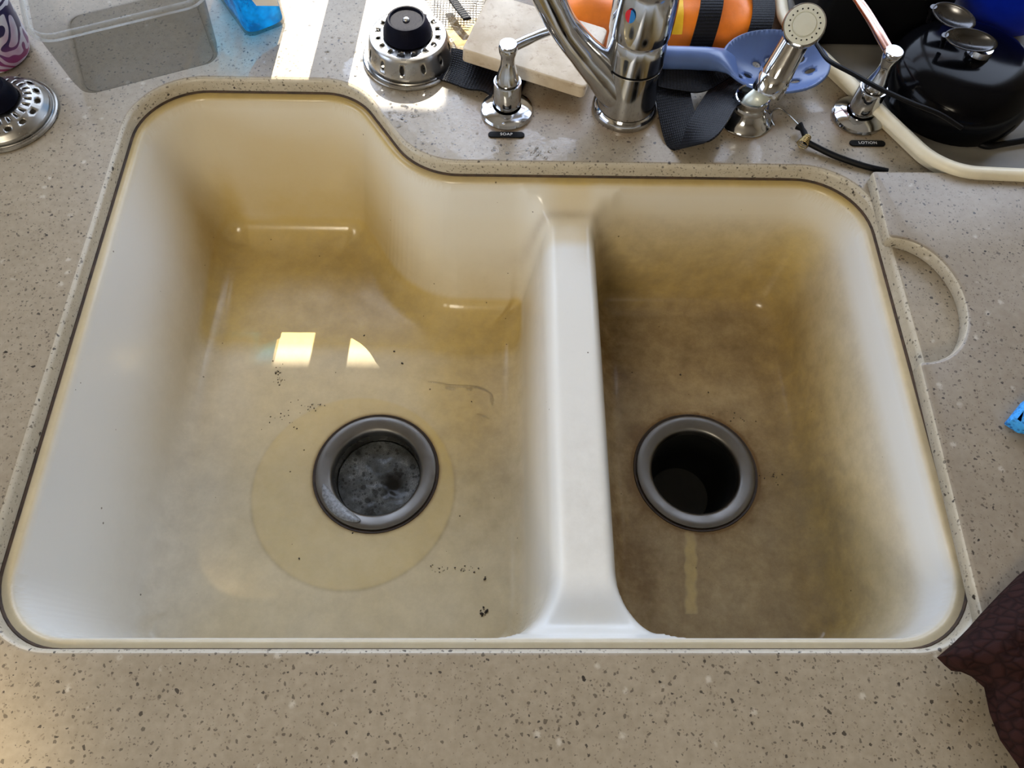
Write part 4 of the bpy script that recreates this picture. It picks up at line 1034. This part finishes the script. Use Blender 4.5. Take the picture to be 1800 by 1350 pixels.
# ------------------------------------------------------------------ cloths at the right edge
o = prism(fillet_poly([tuple(at(1775, 738, .0215)[:2]), tuple(at(1800, 754, .0215)[:2]), tuple(at(1960, 800, .004)[:2]), tuple(at(1960, 640, .004)[:2]), tuple(at(1806, 700, .0215)[:2])], [.001, .004, .004, .004, .004], 4), .0132, .0225, .003).obj('blue_sponge', M['sponge'])
tag(o, 'corner of a bright blue sponge cloth on the slab at right edge', 'sponge')
zc = .030
edge = [(1662, 1152), (1690, 1128), (1716, 1102), (1742, 1072), (1772, 1040), (1806, 1006), (1900, 930), (1990, 1100), (1990, 1420), (1850, 1420), (1808, 1345), (1776, 1300), (1757, 1252), (1747, 1206), (1724, 1186), (1706, 1178), (1688, 1176), (1676, 1166)]
ep = [tuple(at(a, b, zc - .0065)[:2]) for a, b in edge][::-1]
ar = sum(ep[i][0] * ep[(i + 1) % len(ep)][1] - ep[(i + 1) % len(ep)][0] * ep[i][1] for i in range(len(ep)))
if ar < 0: ep = ep[::-1]
grid = [(a, b) for a in np.arange(.25, .48, .004) for b in np.arange(-.06, .16, .004)]
ins = sdf(np.array(grid), ep)
inn = [g_ for g_, s_ in zip(grid, ins) if s_ > .002]
dense = []
for i in range(len(ep)):
    a, b = Vector(ep[i]), Vector(ep[(i + 1) % len(ep)]); k_ = max(1, int((b - a).length / .004))
    for k in range(k_): dense.append(tuple(a.lerp(b, k / k_)))
v2, f2 = cdt(dense, (), inn); sd2 = sdf(np.array(v2), ep)
def cz(p, s_):
    e = min(1, max(0, s_ / .012)); pit = -.0035 * max(0, noise.noise(Vector((p[0] * 170, p[1] * 170, 0)))) 
    return zc - .006 + .008 * math.sqrt(e) + .010 * noise.noise(Vector((p[0] * 18, p[1] * 18, 5))) * e + pit * e * 1.6
topv = [(p[0], p[1], cz(p, s_)) for p, s_ in zip(v2, sd2)]
low_ = [(p[0], p[1], .0136) for p in dense]
mb = MB().add(topv, f2); b0 = len(mb.v); nn = len(dense)
mb.add(low_ + [(p[0], p[1], cz(p, 0)) for p in dense], [(i, (i + 1) % nn, nn + (i + 1) % nn, nn + i) for i in range(nn)])
o = mb.obj('brown_cloth', M['leather'], ang=70); tag(o, 'dark brown bumpy cloth with a pointed corner at lower right', 'cloth')

# ------------------------------------------------------------------ crumbs and water drops
def crumbs(name, pts, mat, label, cat):
    mb = MB()
    for (p, s) in pts:
        v, f = lathe([(.4, 0), (1.0, .25), (.8, .7), (.0, .85)], 7)
        v = [Vector((a * (1 + .35 * random.uniform(-1, 1)), b * .7, c)) * s for a, b, c in v]; rz = Matrix.Rotation(random.uniform(0, 6.28), 3, 'Z')
        mb.add([Vector(p) + rz @ w_ for w_ in v], f)
    o = mb.obj(name, mat, ang=0); tag(o, label, cat); return stuff(o)
zf = ZF + .0002; pts = []
for cx_, cy_, n_, sx_, sy_ in ((490, 662, 26, 9, 18), (852, 1076, 12, 6, 7), (852, 1018, 4, 3, 3), (815, 1000, 16, 22, 7), (770, 1003, 14, 18, 7), (545, 715, 16, 30, 12), (505, 740, 14, 22, 14), (1360, 835, 12, 14, 9), (1290, 730, 8, 14, 16)):
    for _ in range(n_): pts.append((at(random.gauss(cx_, sx_ * .6), random.gauss(cy_, sy_ * .6), zf), random.uniform(.0003, .0009)))
for a, b, s in ((707, 639, .0014), (847, 1079, .0018), (856, 1074, .0016), (852, 1018, .0013), (1433, 836, .0010), (850, 1068, .0012), (526, 982, .0010), (640, 590, .001), (693, 618, .0012), (829, 706, .0008), (1196, 659, .0010), (1245, 690, .0008), (620, 937, .001)):
    pts.append((at(a, b, zf), s))
crumbs('food_crumbs', pts, M['debris'], 'dark food crumbs scattered over the stained sink floor', 'crumbs')
pts = []
while len(pts) < 170:
    a, b = random.choice(((random.gauss(860, 50), random.gauss(215, 25)), (random.gauss(950, 25), random.gauss(268, 9)), (random.gauss(690, 25), random.gauss(200, 22)), (random.uniform(560, 640), random.uniform(60, 135)), (random.gauss(1235, 18), random.gauss(185, 22)), (random.gauss(735, 30), random.gauss(205, 28))))
    p = at(a, b, .0)
    if sdf(np.array([[p.x, p.y]]), hole)[0] < -.006: pts.append((p, random.uniform(.0006, .0017)))
tw = MB()
for path, r0 in (([(752, 671), (772, 673), (790, 677), (812, 679), (834, 680), (850, 684), (862, 692), (868, 706)], .0013), ([(783, 681), (800, 684)], .0016), ([(820, 684), (830, 685)], .0015), ([(838, 728), (850, 731), (860, 736)], .0010), ([(862, 700), (866, 712)], .0009),):
    cp_ = catmull([at(a, b, ZF + .0003) for a, b in path], 5); vv2, ff2 = tube(cp_, [r0 * (.45 + .55 * math.sin(PI * (i + .5) / len(cp_))) * (1 + .3 * noise.noise(Vector((i * .9, r0 * 900, 0)))) for i in range(len(cp_))], 8)
    tw.add([Vector((p.x, p.y, ZF + (p.z - ZF) * .45)) for p in vv2], ff2)
o = tw.obj('water_trickle', M['water'], ang=0); tag(o, 'thin clear trickles of water lying on the sink floor', 'water'); stuff(o)
mbw = MB()
for p, s in pts:
    v, f = lathe([(1, 0), (.9, .22), (.6, .40), (.25, .48), (0, .49)], 10); mbw.add([Vector(p) + Vector((a * s, b * s, c * s)) for a, b, c in v], f)
o = mbw.obj('water_drops', M['water'], ang=0); tag(o, 'clear water drops beaded on the counter behind the sink', 'water drops'); stuff(o)
